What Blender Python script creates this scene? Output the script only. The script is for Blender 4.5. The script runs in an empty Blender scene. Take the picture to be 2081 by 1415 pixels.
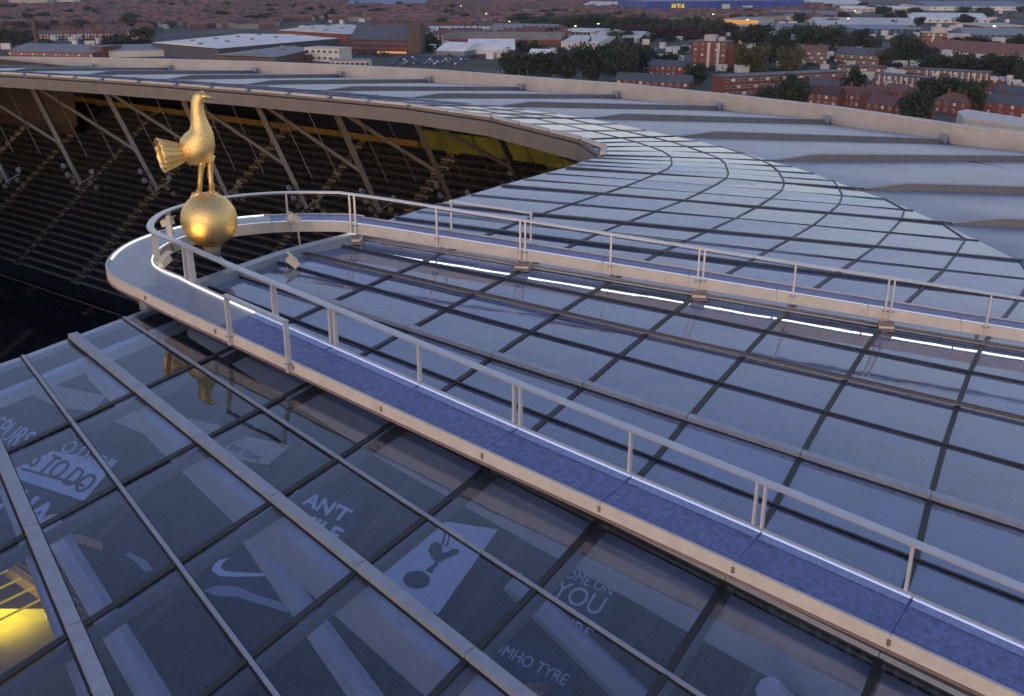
import bpy, bmesh, math, random
import numpy as np
from mathutils import Vector, Matrix

R = math.radians
sc = bpy.context.scene
col = sc.collection
random.seed(7)

# ------------------------------------------------------------------ camera, sky, sun, exposure
F, YH, W0, H0 = 2000.0, -60.0, 2081.0, 1415.0
PITCH = math.atan((H0/2 - YH)/F)
CP, SP = math.cos(PITCH), math.sin(PITCH)
CZ = 60.0
cam = bpy.data.cameras.new('camera'); cam_ob = bpy.data.objects.new('camera', cam); col.objects.link(cam_ob)
cam.sensor_width = 36.0; cam.lens = 36.0*F/W0; cam.clip_start = 0.5; cam.clip_end = 20000
cam_ob.location = (0, 0, CZ); cam_ob.rotation_euler = (R(90) - PITCH, 0, 0)
sc.camera = cam_ob

SUN_EL, SUN_AZ = R(5.0), R(200.0)          # azimuth clockwise from +Y: low, behind the camera and a little left
world = bpy.data.worlds.new('World'); sc.world = world; world.use_nodes = True
wn = world.node_tree.nodes; wl = world.node_tree.links
sky = wn.new('ShaderNodeTexSky'); sky.sky_type = 'NISHITA'; sky.sun_disc = False
sky.sun_elevation = SUN_EL; sky.sun_rotation = SUN_AZ; sky.air_density = 1.0; sky.dust_density = 1.5; sky.ozone_density = 3.0
wn['Background'].inputs[1].default_value = 0.05
wl.new(sky.outputs[0], wn['Background'].inputs[0])
# thin even cloud over the clear sky: pale at the horizon, blue overhead, the same all round
wtc = wn.new('ShaderNodeTexCoord'); wsx = wn.new('ShaderNodeSeparateXYZ'); wl.new(wtc.outputs['Generated'], wsx.inputs[0])
wcr = wn.new('ShaderNodeValToRGB'); we = wcr.color_ramp.elements; wl.new(wsx.outputs['Z'], wcr.inputs[0])
we[0].position = 0.0; we[0].color = (.72, .69, .67, 1); we[1].position = 1.0; we[1].color = (.085, .125, .34, 1)
wq = wcr.color_ramp.elements.new(.26); wq.color = (.60, .60, .63, 1); wq = wcr.color_ramp.elements.new(.48); wq.color = (.31, .37, .56, 1)
wb2 = wn.new('ShaderNodeBackground'); wl.new(wcr.outputs[0], wb2.inputs[0]); wb2.inputs[1].default_value = 0.85
wad = wn.new('ShaderNodeAddShader'); wl.new(wn['Background'].outputs[0], wad.inputs[0]); wl.new(wb2.outputs[0], wad.inputs[1]); wl.new(wad.outputs[0], wn['World Output'].inputs[0])
sun = bpy.data.lights.new('sun', 'SUN'); sun.energy = 1.1; sun.angle = R(20); sun.color = (1.0, 0.68, 0.46)
sun_ob = bpy.data.objects.new('sun', sun); col.objects.link(sun_ob)
sd = Vector((math.sin(SUN_AZ)*math.cos(SUN_EL), math.cos(SUN_AZ)*math.cos(SUN_EL), math.sin(SUN_EL)))
sun_ob.rotation_euler = sd.to_track_quat('Z', 'Y').to_euler(); sun_ob.location = (-30, -60, 120)
sc.view_settings.view_transform = 'Standard'; sc.view_settings.look = 'None'
sc.view_settings.gamma = 1.0; sc.view_settings.exposure = 0.4
sc.cycles.max_bounces = 4; sc.cycles.transparent_max_bounces = 10; sc.cycles.glossy_bounces = 3; sc.cycles.diffuse_bounces = 2; sc.cycles.volume_bounces = 0
sc.cycles.use_adaptive_sampling = True; sc.cycles.adaptive_threshold = 0.03; sc.cycles.sample_clamp_indirect = 4.0

# ------------------------------------------------------------------ survey helpers (photo pixel -> point on a real plane)
def ray(x, y):
    u = (x - W0/2)/F; v = (y - H0/2)/F
    return Vector((u, CP - v*SP, -(SP + v*CP)))
def at_z(x, y, z):
    r = ray(x, y); return Vector((0, 0, CZ)) + r*((z - CZ)/r.z)
def px_h(hpx, P, y):
    d = P.y*CP + (CZ - P.z)*SP; v = (y - H0/2)/F
    return hpx*d/(F*(CP - v*SP))

# ------------------------------------------------------------------ mesh helpers
class MB:
    def __init__(s): s.v = []; s.f = []
    def add(s, vs, fs):
        o = len(s.v); s.v += [tuple(v) for v in vs]; s.f += [tuple(i+o for i in f) for f in fs]; return s
    def prism(s, lo, hi):
        n = len(lo); fs = [tuple(range(n-1, -1, -1)), tuple(range(n, 2*n))]
        fs += [(i, (i+1) % n, n+(i+1) % n, n+i) for i in range(n)]
        return s.add(list(lo)+list(hi), fs)
    def box(s, c, ax, ay, az):
        c, ax, ay, az = Vector(c), Vector(ax), Vector(ay), Vector(az)
        lo = [c-ax-ay-az, c+ax-ay-az, c+ax+ay-az, c-ax+ay-az]
        return s.prism(lo, [p+2*az for p in lo])
    def abox(s, x0, x1, y0, y1, z0, z1):
        return s.prism([(x0,y0,z0),(x1,y0,z0),(x1,y1,z0),(x0,y1,z0)], [(x0,y0,z1),(x1,y0,z1),(x1,y1,z1),(x0,y1,z1)])
    def bar(s, a, b, w, h, up=(0,0,1), dz=0.0):
        a, b, up = Vector(a), Vector(b), Vector(up); d = (b-a); L = d.length
        if L < 1e-5: return s
        d /= L; side = d.cross(up)
        if side.length < 1e-4: side = Vector((1,0,0))
        side.normalize(); n = side.cross(d)
        return s.box((a+b)/2 + n*dz, d*L/2, side*(w/2), n*(h/2))
    def tube(s, pts, r, n=8, cap=True):
        pts = [Vector(p) for p in pts]; rs = r if isinstance(r, (list, tuple)) else [r]*len(pts)
        o = len(s.v); prev = None
        for i, p in enumerate(pts):
            d = (pts[min(i+1, len(pts)-1)] - pts[max(i-1, 0)]).normalized()
            if prev is None:
                a = d.cross(Vector((0,0,1)));
                if a.length < 1e-3: a = d.cross(Vector((1,0,0)))
                a.normalize()
            else:
                a = (prev - d*prev.dot(d)).normalized()
            prev = a; b = d.cross(a)
            for k in range(n):
                t = 2*math.pi*k/n; s.v.append(tuple(p + (a*math.cos(t) + b*math.sin(t))*rs[i]))
        for i in range(len(pts)-1):
            for k in range(n):
                s.f.append((o+i*n+k, o+i*n+(k+1) % n, o+(i+1)*n+(k+1) % n, o+(i+1)*n+k))
        if cap:
            s.f.append(tuple(o+k for k in range(n-1, -1, -1))); s.f.append(tuple(o+(len(pts)-1)*n+k for k in range(n)))
        return s
    def strip(s, rows, closed=False):
        o = len(s.v); n = len(rows[0])
        for r_ in rows: s.v += [tuple(p) for p in r_]
        for i in range(len(rows)-1):
            for k in range(n if closed else n-1):
                s.f.append((o+i*n+k, o+i*n+(k+1) % n, o+(i+1)*n+(k+1) % n, o+(i+1)*n+k))
        return s
    def mesh(s, name, m, smooth=False):
        me = bpy.data.meshes.new(name); me.from_pydata(s.v, [], s.f); me.update()
        if m: me.materials.append(m)
        if smooth: me.polygons.foreach_set('use_smooth', [True]*len(me.polygons))
        return me
    def build(s, name, m, parent=None, smooth=False):
        return link(name, s.mesh(name, m, smooth), parent)

def link(name, me, parent=None, loc=None):
    o = bpy.data.objects.new(name, me); col.objects.link(o)
    if loc is not None: o.location = loc
    if parent is not None: attach(o, parent, keep=(loc is None))
    return o
def attach(o, parent, keep=True):
    o.parent = parent
    if keep:                                   # vertices are in world coordinates
        q = parent; M = Matrix.Identity(4)
        while q is not None:
            M = q.matrix_parent_inverse @ q.matrix_basis @ M if q.parent else q.matrix_basis @ M
            q = q.parent
        o.matrix_parent_inverse = M.inverted()
def tag(o, label=None, cat=None, group=None, kind=None):
    if label: o['label'] = label
    if cat: o['category'] = cat
    if group: o['group'] = group
    if kind: o['kind'] = kind
    return o
def empty(name, loc, label=None, cat=None, group=None, rz=0.0):
    o = bpy.data.objects.new(name, None); col.objects.link(o); o.location = loc; o.rotation_euler = (0, 0, rz)
    o.empty_display_size = 0.5
    return tag(o, label, cat, group)

# ------------------------------------------------------------------ materials
def nn(nt, t, **kw):
    n = nt.nodes.new(t)
    for k, v in kw.items(): setattr(n, k, v)
    return n
def mat(name, c, rough=0.6, metal=0.0, var=0.0, scale=4.0, bump=0.0, bscale=20.0, rnd=0.0, emit=None, estr=0.0, spec=0.5):
    m = bpy.data.materials.new(name); m.use_nodes = True; nt = m.node_tree; b = nt.nodes['Principled BSDF']
    b.inputs['Base Color'].default_value = (*c, 1); b.inputs['Roughness'].default_value = rough; b.inputs['Metallic'].default_value = metal
    b.inputs['Specular IOR Level'].default_value = spec
    L = nt.links
    if var or rnd or bump:
        tc = nn(nt, 'ShaderNodeTexCoord')
        ns = nn(nt, 'ShaderNodeTexNoise'); ns.inputs['Scale'].default_value = scale; ns.inputs['Detail'].default_value = 6; ns.inputs['Roughness'].default_value = .65
        L.new(tc.outputs['Object'], ns.inputs['Vector'])
        mr = nn(nt, 'ShaderNodeMapRange'); mr.inputs[1].default_value = .3; mr.inputs[2].default_value = .7
        mr.inputs[3].default_value = 1-var; mr.inputs[4].default_value = 1+var
        L.new(ns.outputs['Fac'], mr.inputs[0]); val = mr.outputs[0]
        if rnd:
            oi = nn(nt, 'ShaderNodeObjectInfo'); m2 = nn(nt, 'ShaderNodeMapRange'); m2.inputs[3].default_value = 1-rnd; m2.inputs[4].default_value = 1+rnd
            L.new(oi.outputs['Random'], m2.inputs[0]); mu = nn(nt, 'ShaderNodeMath', operation='MULTIPLY'); L.new(val, mu.inputs[0]); L.new(m2.outputs[0], mu.inputs[1]); val = mu.outputs[0]
        vm = nn(nt, 'ShaderNodeVectorMath', operation='SCALE'); vm.inputs[0].default_value = c; L.new(val, vm.inputs['Scale'])
        L.new(vm.outputs[0], b.inputs['Base Color'])
        if bump:
            n2 = nn(nt, 'ShaderNodeTexNoise'); n2.inputs['Scale'].default_value = bscale; n2.inputs['Detail'].default_value = 4
            L.new(tc.outputs['Object'], n2.inputs['Vector'])
            bp = nn(nt, 'ShaderNodeBump'); bp.inputs['Strength'].default_value = bump; bp.inputs['Distance'].default_value = .05
            L.new(n2.outputs['Fac'], bp.inputs['Height']); L.new(bp.outputs[0], b.inputs['Normal'])
    if emit:
        b.inputs['Emission Color'].default_value = (*emit, 1); b.inputs['Emission Strength'].default_value = estr
    return m

def glass_mat(name, tint, r0, rough, dust, dust_sheen_c=(.45, .47, .5), gc=(.93, .96, 1)):
    m = bpy.data.materials.new(name); m.use_nodes = True; nt = m.node_tree; L = nt.links
    nt.nodes.remove(nt.nodes['Principled BSDF']); out = nt.nodes['Material Output']
    geo = nn(nt, 'ShaderNodeNewGeometry'); tc = nn(nt, 'ShaderNodeTexCoord')
    dot = nn(nt, 'ShaderNodeVectorMath', operation='DOT_PRODUCT'); L.new(geo.outputs['Normal'], dot.inputs[0]); L.new(geo.outputs['Incoming'], dot.inputs[1])
    ab = nn(nt, 'ShaderNodeMath', operation='ABSOLUTE'); L.new(dot.outputs['Value'], ab.inputs[0])
    om = nn(nt, 'ShaderNodeMath', operation='SUBTRACT'); om.inputs[0].default_value = 1; L.new(ab.outputs[0], om.inputs[1])
    pw = nn(nt, 'ShaderNodeMath', operation='POWER'); L.new(om.outputs[0], pw.inputs[0]); pw.inputs[1].default_value = 3.2
    ma = nn(nt, 'ShaderNodeMath', operation='MULTIPLY_ADD'); L.new(pw.outputs[0], ma.inputs[0]); ma.inputs[1].default_value = 1-r0; ma.inputs[2].default_value = r0
    fr = nn(nt, 'ShaderNodeMath', operation='SUBTRACT'); fr.inputs[0].default_value = 1; L.new(geo.outputs['Backfacing'], fr.inputs[1])
    fac = nn(nt, 'ShaderNodeMath', operation='MULTIPLY'); L.new(ma.outputs[0], fac.inputs[0]); L.new(fr.outputs[0], fac.inputs[1])
    ns = nn(nt, 'ShaderNodeTexNoise'); ns.inputs['Scale'].default_value = .45; ns.inputs['Detail'].default_value = 2; L.new(tc.outputs['Object'], ns.inputs['Vector'])
    bp = nn(nt, 'ShaderNodeBump'); bp.inputs['Strength'].default_value = .12; bp.inputs['Distance'].default_value = .12; L.new(ns.outputs['Fac'], bp.inputs['Height'])
    tr = nn(nt, 'ShaderNodeBsdfTransparent'); tr.inputs[0].default_value = (*tint, 1)
    gl = nn(nt, 'ShaderNodeBsdfGlossy'); gl.inputs['Color'].default_value = (*gc, 1); gl.inputs['Roughness'].default_value = rough; L.new(bp.outputs[0], gl.inputs['Normal'])
    mx = nn(nt, 'ShaderNodeMixShader'); L.new(fac.outputs[0], mx.inputs[0]); L.new(tr.outputs[0], mx.inputs[1]); L.new(gl.outputs[0], mx.inputs[2])
    df = nn(nt, 'ShaderNodeBsdfDiffuse'); df.inputs[0].default_value = (*dust_sheen_c, 1)
    n3 = nn(nt, 'ShaderNodeTexNoise'); n3.inputs['Scale'].default_value = 1.3; n3.inputs['Detail'].default_value = 8; n3.inputs['Roughness'].default_value = .7; L.new(tc.outputs['Object'], n3.inputs['Vector'])
    oi = nn(nt, 'ShaderNodeObjectInfo')
    ad = nn(nt, 'ShaderNodeMath', operation='MULTIPLY_ADD'); L.new(oi.outputs['Random'], ad.inputs[0]); ad.inputs[1].default_value = .42; L.new(n3.outputs['Fac'], ad.inputs[2])
    mr = nn(nt, 'ShaderNodeMapRange'); mr.inputs[1].default_value = .40; mr.inputs[2].default_value = 1.0; mr.inputs[3].default_value = dust*.3; mr.inputs[4].default_value = dust*1.7
    L.new(ad.outputs[0], mr.inputs[0])
    m2 = nn(nt, 'ShaderNodeMixShader'); L.new(mr.outputs[0], m2.inputs[0]); L.new(mx.outputs[0], m2.inputs[1]); L.new(df.outputs[0], m2.inputs[2])
    L.new(m2.outputs[0], out.inputs['Surface'])
    return m

M = {}
M['glass'] = glass_mat('roof_glass', (.80, .84, .95), .052, .02, .02, gc=(.85, .92, 1))
M['sheen_glass'] = glass_mat('sky_sheen_glass', (.50, .55, .70), .14, .06, .24, (.32, .38, .56), (.90, .94, 1))  # stronger sky sheen of panes seen at shallow angles, put into the glass colour
M['pane'] = mat('window_glass', (.05, .06, .08), .08, var=.2, spec=.8)
M['cap'] = mat('grey_aluminium', (.30, .32, .36), .45, .3, var=.12, scale=3, bump=.05)
M['dark'] = mat('black_gasket', (.012, .013, .018), .55, var=.3, scale=5)
M['darkbar'] = mat('blue_black_bar', (.045, .05, .065), .5, .2, var=.2)
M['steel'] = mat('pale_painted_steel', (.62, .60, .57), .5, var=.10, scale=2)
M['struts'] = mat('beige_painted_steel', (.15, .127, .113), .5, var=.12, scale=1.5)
M['pipe'] = mat('brown_pipe', (.14, .11, .105), .45, .2, var=.2)
M['fascia'] = mat('cream_fascia', (.53, .475, .42), .5, var=.11, scale=2.5, bump=.02)
M['lip'] = mat('brown_flange', (.20, .13, .12), .6, var=.2)
M['deck'] = mat('blue_deck', (.085, .118, .29), .38, .1, var=.5, scale=7, bump=.3, bscale=45)
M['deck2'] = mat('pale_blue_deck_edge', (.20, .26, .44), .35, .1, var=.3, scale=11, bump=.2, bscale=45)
M['nose'] = mat('grey_deck_sheet', (.26, .29, .34), .4, .3, var=.12, scale=3, bump=.05)
M['rail'] = mat('rail_metal', (.50, .50, .52), .35, .5, var=.06)
M['post'] = mat('post_metal', (.52, .50, .49), .4, .3, var=.06)
M['led'] = mat('light_strip', (.8, .85, 1), .3, emit=(.12, .36, 1.0), estr=.26)
M['ledw'] = mat('white_light_strip', (.9, .9, 1), .3, emit=(.92, .92, 1.0), estr=1.0)
M['ledu'] = mat('under_deck_light', (.9, .9, 1), .3, emit=(.92, .93, 1.0), estr=6.0)
M['bay'] = mat('roof_membrane', (.25, .285, .35), .40, .15, var=.22, scale=.25, bump=.05, bscale=3)
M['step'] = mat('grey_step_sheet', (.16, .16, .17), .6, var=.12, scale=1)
M['parapet'] = mat('cream_parapet', (.55, .485, .425), .6, var=.14, scale=.5, bump=.03)
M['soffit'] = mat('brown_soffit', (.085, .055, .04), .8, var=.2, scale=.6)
M['beam'] = mat('ring_beam', (.19, .155, .135), .6, var=.12, scale=.8)
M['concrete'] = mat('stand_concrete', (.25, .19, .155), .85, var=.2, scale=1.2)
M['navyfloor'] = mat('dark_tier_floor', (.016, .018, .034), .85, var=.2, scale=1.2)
M['stair'] = mat('stair_concrete', (.085, .066, .055), .85, var=.25, scale=1.2)
M['seat'] = mat('navy_seat', (.006, .006, .011), .6, var=.3, scale=.6)
M['darkwall'] = mat('dark_glazing', (.012, .013, .02), .3)
M['amber'] = mat('amber_lit_concourse', (.12, .06, .012), .7, var=.6, scale=.7, emit=(1, .42, .05), estr=.02)  # wall itself glows, standing in for lamplight in the concourse
M['green'] = mat('green_lit_concourse', (.10, .095, .012), .7, var=.7, scale=.9, emit=(.55, .42, .02), estr=.022)  # lamplight put into the wall as a faint yellow-green emission
M['gold'] = mat('gold_leaf', (.80, .57, .24), .44, 1.0, var=.25, scale=16, bump=.32, bscale=42)
M['lampbody'] = mat('cream_lamp', (.48, .43, .34), .5, emit=(1, .85, .6), estr=.05)
M['pitch'] = mat('pitch_grass', (.035, .055, .03), .9, var=.25, scale=.8)
M['fabric'] = mat('pale_banner_cloth', (.76, .80, .88), .8, var=.10, scale=2)
M['navy'] = mat('navy_banner_cloth', (.018, .022, .07), .8, var=.2, scale=2)
M['tanc'] = mat('tan_banner_cloth', (.50, .42, .35), .8, var=.12, scale=2)
M['orange'] = mat('orange_print', (.60, .30, .14), .8, var=.2)
M['yellow'] = mat('pitch_lamp_glow', (.06, .04, .004), .6, var=.4, scale=1.5, emit=(1, .62, .0), estr=.40)

# ------------------------------------------------------------------ the stadium plan
INNER = [(-22,6.5),(-19.5,11),(-16.2,17.0),(-14.6,20.0),(-13,23.1),(-11.2,26.7),(-9.4,30.2),(-7.6,33.6),(-4.8,38.6),(-2.4,42.6),(.5,46.6),(2.7,49.6),
         (4.9,53.3),(5.2,55.5),(4.03,58.6),(-1.4,67.7),(-7.7,74.0),(-14.3,78.6),(-21.9,83.5),(-29.2,87.8),(-37.4,92.3),(-46.5,96.8),(-55.5,100.5),(-64,103),(-73,104.5),(-84,105)]
INNER = [Vector(p) for p in INNER]
def rho(P):
    best = 1e9; sg = 1
    p = Vector((P[0], P[1]))
    for a, b in zip(INNER, INNER[1:]):
        d = b-a; t = max(0, min(1, (p-a).dot(d)/d.length_squared)); q = p-a-d*t; L = q.length
        if L < best - 1e-9: best = L; sg = 1 if (q.x*d.y - q.y*d.x) > 0 else -1
    return best*sg
# radials: inner point, a point further out, kind, slope, glass depth, end on the outer edge
RAD = []
def rad(i, o, kind, slope=.115, g=27.6, end=None): RAD.append(dict(i=Vector(i), o=Vector(o), k=kind, s=slope, g=g, e=Vector(end) if end else None))
rad((-17.0,15.6), (-14.0,6.0), 'thin')
rad((-15.5,18.4), (-11.2,10.5), 'thick')
rad((-14.5,20.3), (-9.0,11.6), 'thin')
rad((-13.4,22.3), (-6.4,12.4), 'thick')
rad((-12.6,23.6), (-3.8,12.7), 'thin')
rad((-11.9,25.0), (0.1,13.1), 'thick')
rad((-11.1,26.6), (3.2,13.4), 'thin')
rad((-10.3,28.2), (6.6,15.0), 'thick')
rad((-9.6,29.6), (10.4,16.9), 'thin')
rad((-8.9,30.9), (11.8,19.7), 'thick')
rad((-8.1,32.4), (13.2,22.7), 'thin')
rad((-7.6,33.5), (14.6,25.4), 'pipe')
rad((-6.8,34.9), (15.9,28.1), 'thin')
rad((-6.2,35.9), (17.1,30.7), 'pipe')
rad((-5.4,37.4), (18.5,33.4), 'thin', g=26)
main = [((-4.7,38.8),(19.7,36.0),.115,24.6,(46,33)), ((-3.2,41.2),(21.9,41.0),.115,20.9,(46,41)), ((-.5,45.2),(20.5,46.1),.115,17.2,(46.5,49.5)),
        ((2.7,49.6),(18.3,51.9),.115,13.4,(45.5,61)), ((4.9,53.3),(15.0,57.8),.110,10.1,(42.5,74.2)), ((4.03,58.6),(11.5,66.2),.095,9.2,(36.3,82.1)),
        ((-1.4,67.7),(29.94,93.3),.09,9,(29.94,93.3)), ((-7.7,74.0),(21.8,103.1),.09,9,(21.8,103.1)), ((-14.3,78.6),(12.2,113.2),.09,9,(12.2,113.2)),
        ((-21.9,83.5),(1.56,121),.09,9,(1.56,121)), ((-29.2,87.8),(-10.2,130.0),.09,9,(-10.2,130.0)), ((-37.4,92.3),(-22.6,136.4),.09,9,(-22.6,136.4)),
        ((-46.5,96.8),(-35.3,141.6),.09,9,(-35.3,141.6)), ((-55.5,100.5),(-48.7,145.6),.09,9,(-48.7,145.6)), ((-64,103),(-60.6,147.9),.09,9,(-60.6,147.9)),
        ((-73,104.5),(-72.7,149.4),.09,9,(-72.7,149.4)), ((-84,105),(-86,150),.09,9,(-86,150))]
SUB = [1, 1, 2, 3, 3, 2, 2, 2, 2, 2, 2, 2, 2, 2, 2, 2]
for n, mrow in enumerate(main):
    i, o, s, g, e = mrow; rad(i, o, 'main', s, g, e)
    if n+1 < len(main):
        i2, o2, s2, g2, e2 = main[n+1]; m = SUB[n]
        for q in range(1, m+1):
            t = q/(m+1); L = lambda a, b: Vector(a).lerp(Vector(b), t)
            rad(L(i, i2), L(o, o2), 'thin', s+(s2-s)*t, g+(g2-g)*t)
ZI = 50.7
def radpt(r, rh, dz=0.0):
    d = (r['o']-r['i']).normalized(); lo, hi = -2.0, 70.0
    if rh <= 0: p = r['i']
    else:
        for _ in range(26):
            mid = (lo+hi)/2
            if rho(r['i']+d*mid) < rh: lo = mid
            else: hi = mid
        p = r['i']+d*lo
    return Vector((p.x, p.y, ZI - r['s']*rh + dz))
RINGS = [0, 3.7, 6.7, 9.6, 12.5, 15.5, 18.5, 21.6, 24.6, 27.6]
RNEAR = [0, 3.7, 6.5, 9.35, 12.1, 15.0, 17.8, 20.7, 23.6, 26.5]
def rings(k):
    t = max(0.0, min(1.0, (k-4)/4)); return [a+(b-a)*t for a, b in zip(RNEAR, RINGS)]
NODE = [[radpt(r, min(x, r['g'])) for x in rings(k)] for k, r in enumerate(RAD)]
def roof_z(P): return ZI - .115*max(0.0, rho(P))

# ------------------------------------------------------------------ ground
def gmat():
    m = bpy.data.materials.new('city_ground'); m.use_nodes = True; nt = m.node_tree; L = nt.links; b = nt.nodes['Principled BSDF']; b.inputs['Roughness'].default_value = .95
    tc = nn(nt, 'ShaderNodeTexCoord')
    n1 = nn(nt, 'ShaderNodeTexNoise'); n1.inputs['Scale'].default_value = .012; n1.inputs['Detail'].default_value = 8; L.new(tc.outputs['Object'], n1.inputs['Vector'])
    cr = nn(nt, 'ShaderNodeValToRGB'); e = cr.color_ramp.elements
    e[0].position = .38; e[0].color = (.030, .040, .024, 1); e[1].position = .62; e[1].color = (.085, .078, .075, 1)
    x = cr.color_ramp.elements.new(.5); x.color = (.055, .055, .055, 1)
    L.new(n1.outputs['Fac'], cr.inputs[0]); L.new(cr.outputs[0], b.inputs['Base Color'])
    return m
M['ground'] = gmat()
tag(MB().add([(-9000,-2000,0),(9000,-2000,0),(9000,12000,0),(-9000,12000,0)], [(0,1,2,3)]).build('ground', M['ground']), kind='structure')
tag(MB().abox(-62, 4, 18, 72, 7.6, 8.0).build('pitch', M['pitch']), kind='structure')

# ------------------------------------------------------------------ the far stand, wrapped round the corner
SE, SN = Vector((-.8, .6)), Vector((.6, .8)); S0 = Vector((5.0, 60.0)); RAC = 14.0; SC = S0 - SN*RAC
A0 = math.atan2(SN.y, SN.x); A1 = math.atan2(-.5, .87); ARC = RAC*(A0-A1)
def bowl(s, r):
    """s runs along the stand (0 = where the corner begins, negative round the corner), r outward"""
    if s >= 0: p = S0 + SE*s + SN*r; return p, SE
    if s > -ARC:
        a = A0 + s/RAC; n = Vector((math.cos(a), math.sin(a))); return SC + n*(RAC+r), Vector((-n.y, n.x))
    n = Vector((math.cos(A1), math.sin(A1))); t = Vector((-n.y, n.x)); return SC + n*(RAC+r) + t*(s+ARC), t
SS = [190, 115, 60, 20, 0] + [-ARC*k/10 for k in range(1, 11)] + [-ARC-20]
AISLES = [120 - 12.5*k for k in range(14)]
def aisle(s): return any(abs(s-a) < .75 for a in AISLES)
stand = empty('seating_stand', (S0.x, S0.y, 0), 'dark seating stand of navy seats and brown rows under the far roof', 'stand')
def tier(n, r0, z0, dr, dz, nm, seats=True, step=.56):
    mb = MB()
    for k in range(n):
        ra, rb, zz = r0+k*dr, r0+(k+1)*dr, z0+k*dz
        rows = []
        for s in SS:
            (pa, _), (pb, _) = bowl(s, ra), bowl(s, rb)
            rows.append([(pa.x, pa.y, zz-dz if k else zz-1.2), (pa.x, pa.y, zz), (pb.x, pb.y, zz)])
        mb.strip(rows)
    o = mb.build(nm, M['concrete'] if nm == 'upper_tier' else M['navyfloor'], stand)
    if not seats: return
    U = np.array([[-.26,-.20,.14],[.26,-.20,.14],[.26,.22,.14],[-.26,.22,.14],[-.26,-.20,.34],[.26,-.20,.34],[.26,.22,.34],[-.26,.22,.34],
                  [-.26,.16,.34],[.26,.16,.34],[.26,.26,.34],[-.26,.26,.34],[-.23,.22,.60],[.23,.22,.60],[.23,.30,.60],[-.23,.30,.60]])
    Q = np.array([[3,2,1,0],[4,5,6,7],[0,1,5,4],[1,2,6,5],[2,3,7,6],[3,0,4,7]]); Q = np.vstack([Q, Q+8])
    for k in range(n):
        rc, zz = r0+(k+.62)*dr, z0+k*dz
        V = []; s = SS[-1]+1
        while s < 125:
            if not aisle(s):
                p, t = bowl(s, rc); nrm = np.array([t.y, -t.x])
                V.append(np.stack([p.x + U[:,0]*t.x + U[:,1]*nrm[0], p.y + U[:,0]*t.y + U[:,1]*nrm[1], zz+U[:,2]], 1))
            s += step
        V = np.concatenate(V); c = len(V)//16
        fs = (Q[None] + 16*np.arange(c)[:,None,None]).reshape(-1, 4)
        me = bpy.data.meshes.new('seat_row'); me.vertices.add(len(V)); me.vertices.foreach_set('co', V.ravel())
        me.loops.add(fs.size); me.loops.foreach_set('vertex_index', fs.ravel())
        me.polygons.add(len(fs)); me.polygons.foreach_set('loop_start', np.arange(0, fs.size, 4)); me.polygons.foreach_set('loop_total', np.full(len(fs), 4))
        me.update(calc_edges=True); me.materials.append(M['seat'])
        tag(link('seat_row', me, stand), kind='stuff')
    # aisle steps, a light flight between the seat blocks
    for a in AISLES:
        if a > 100 or a < SS[-1]+2: continue
        st = MB()
        for k in range(n):
            for h in (0, 1):
                p, t = bowl(a, r0+(k+.25+.5*h)*dr); nr = Vector((t.y, -t.x))
                st.box((p.x, p.y, z0+k*dz+.11*(h+1)), Vector((t.x, t.y, 0))*.55, Vector((nr.x, nr.y, 0))*dr*.25, (0, 0, .11*(h+.8)))
        st.build('stair_flight', M['stair'], stand)
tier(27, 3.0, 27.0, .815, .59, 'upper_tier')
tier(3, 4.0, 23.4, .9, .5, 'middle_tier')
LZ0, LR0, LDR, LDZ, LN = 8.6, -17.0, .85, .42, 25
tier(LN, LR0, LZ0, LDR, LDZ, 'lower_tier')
def extr(nm, prof, m, ss=SS):
    mb = MB(); mb.strip([[(*bowl(s, r)[0], z) for r, z in prof] for s in ss]); return mb.build(nm, m, stand)
extr('balcony_front', [(3.0, 25.9), (2.6, 26.6), (2.6, 27.9), (2.9, 27.9), (2.95, 26.9)], M['darkwall'])
extr('balcony_front', [(3.9, 21.8), (3.6, 22.3), (3.6, 23.7), (3.9, 23.7)], M['darkwall'])
extr('back_wall', [(6.7, 21.0), (6.7, 27.2)], M['darkwall'])
extr('back_wall', [(4.3, 18.5), (4.3, 22.4), (6.7, 22.4)], M['darkwall'])
extr('concourse_wall', [(25.0, 42.7), (25.05, 43.5), (25.0, 43.6)], M['amber'], [110, 80, 52, 37])
extr('concourse_wall', [(25.0, 42.7), (25.05, 44.7), (25.0, 44.8)], M['green'], [36.8, 30, 23, 16])
extr('concourse_wall', [(25.0, 42.7), (25.05, 43.9), (25.0, 44.0)], M['amber'], [15.9, 8, 0, -ARC*.1, -ARC*.2, -ARC*.3])
extr('box_front', [(25.5, 43.6), (25.6, 47.8)], M['darkwall'], [s_ for s_ in SS if s_ < 90])
extr('end_wall', [(18.2, 40.2), (19.5, 41.0), (19.8, 48.5)], M['soffit'], [190, 115, 92])
extr('rear_slab', [(25.0, 42.68), (31.0, 42.7), (31.0, 46.9)], M['darkwall'])

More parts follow.
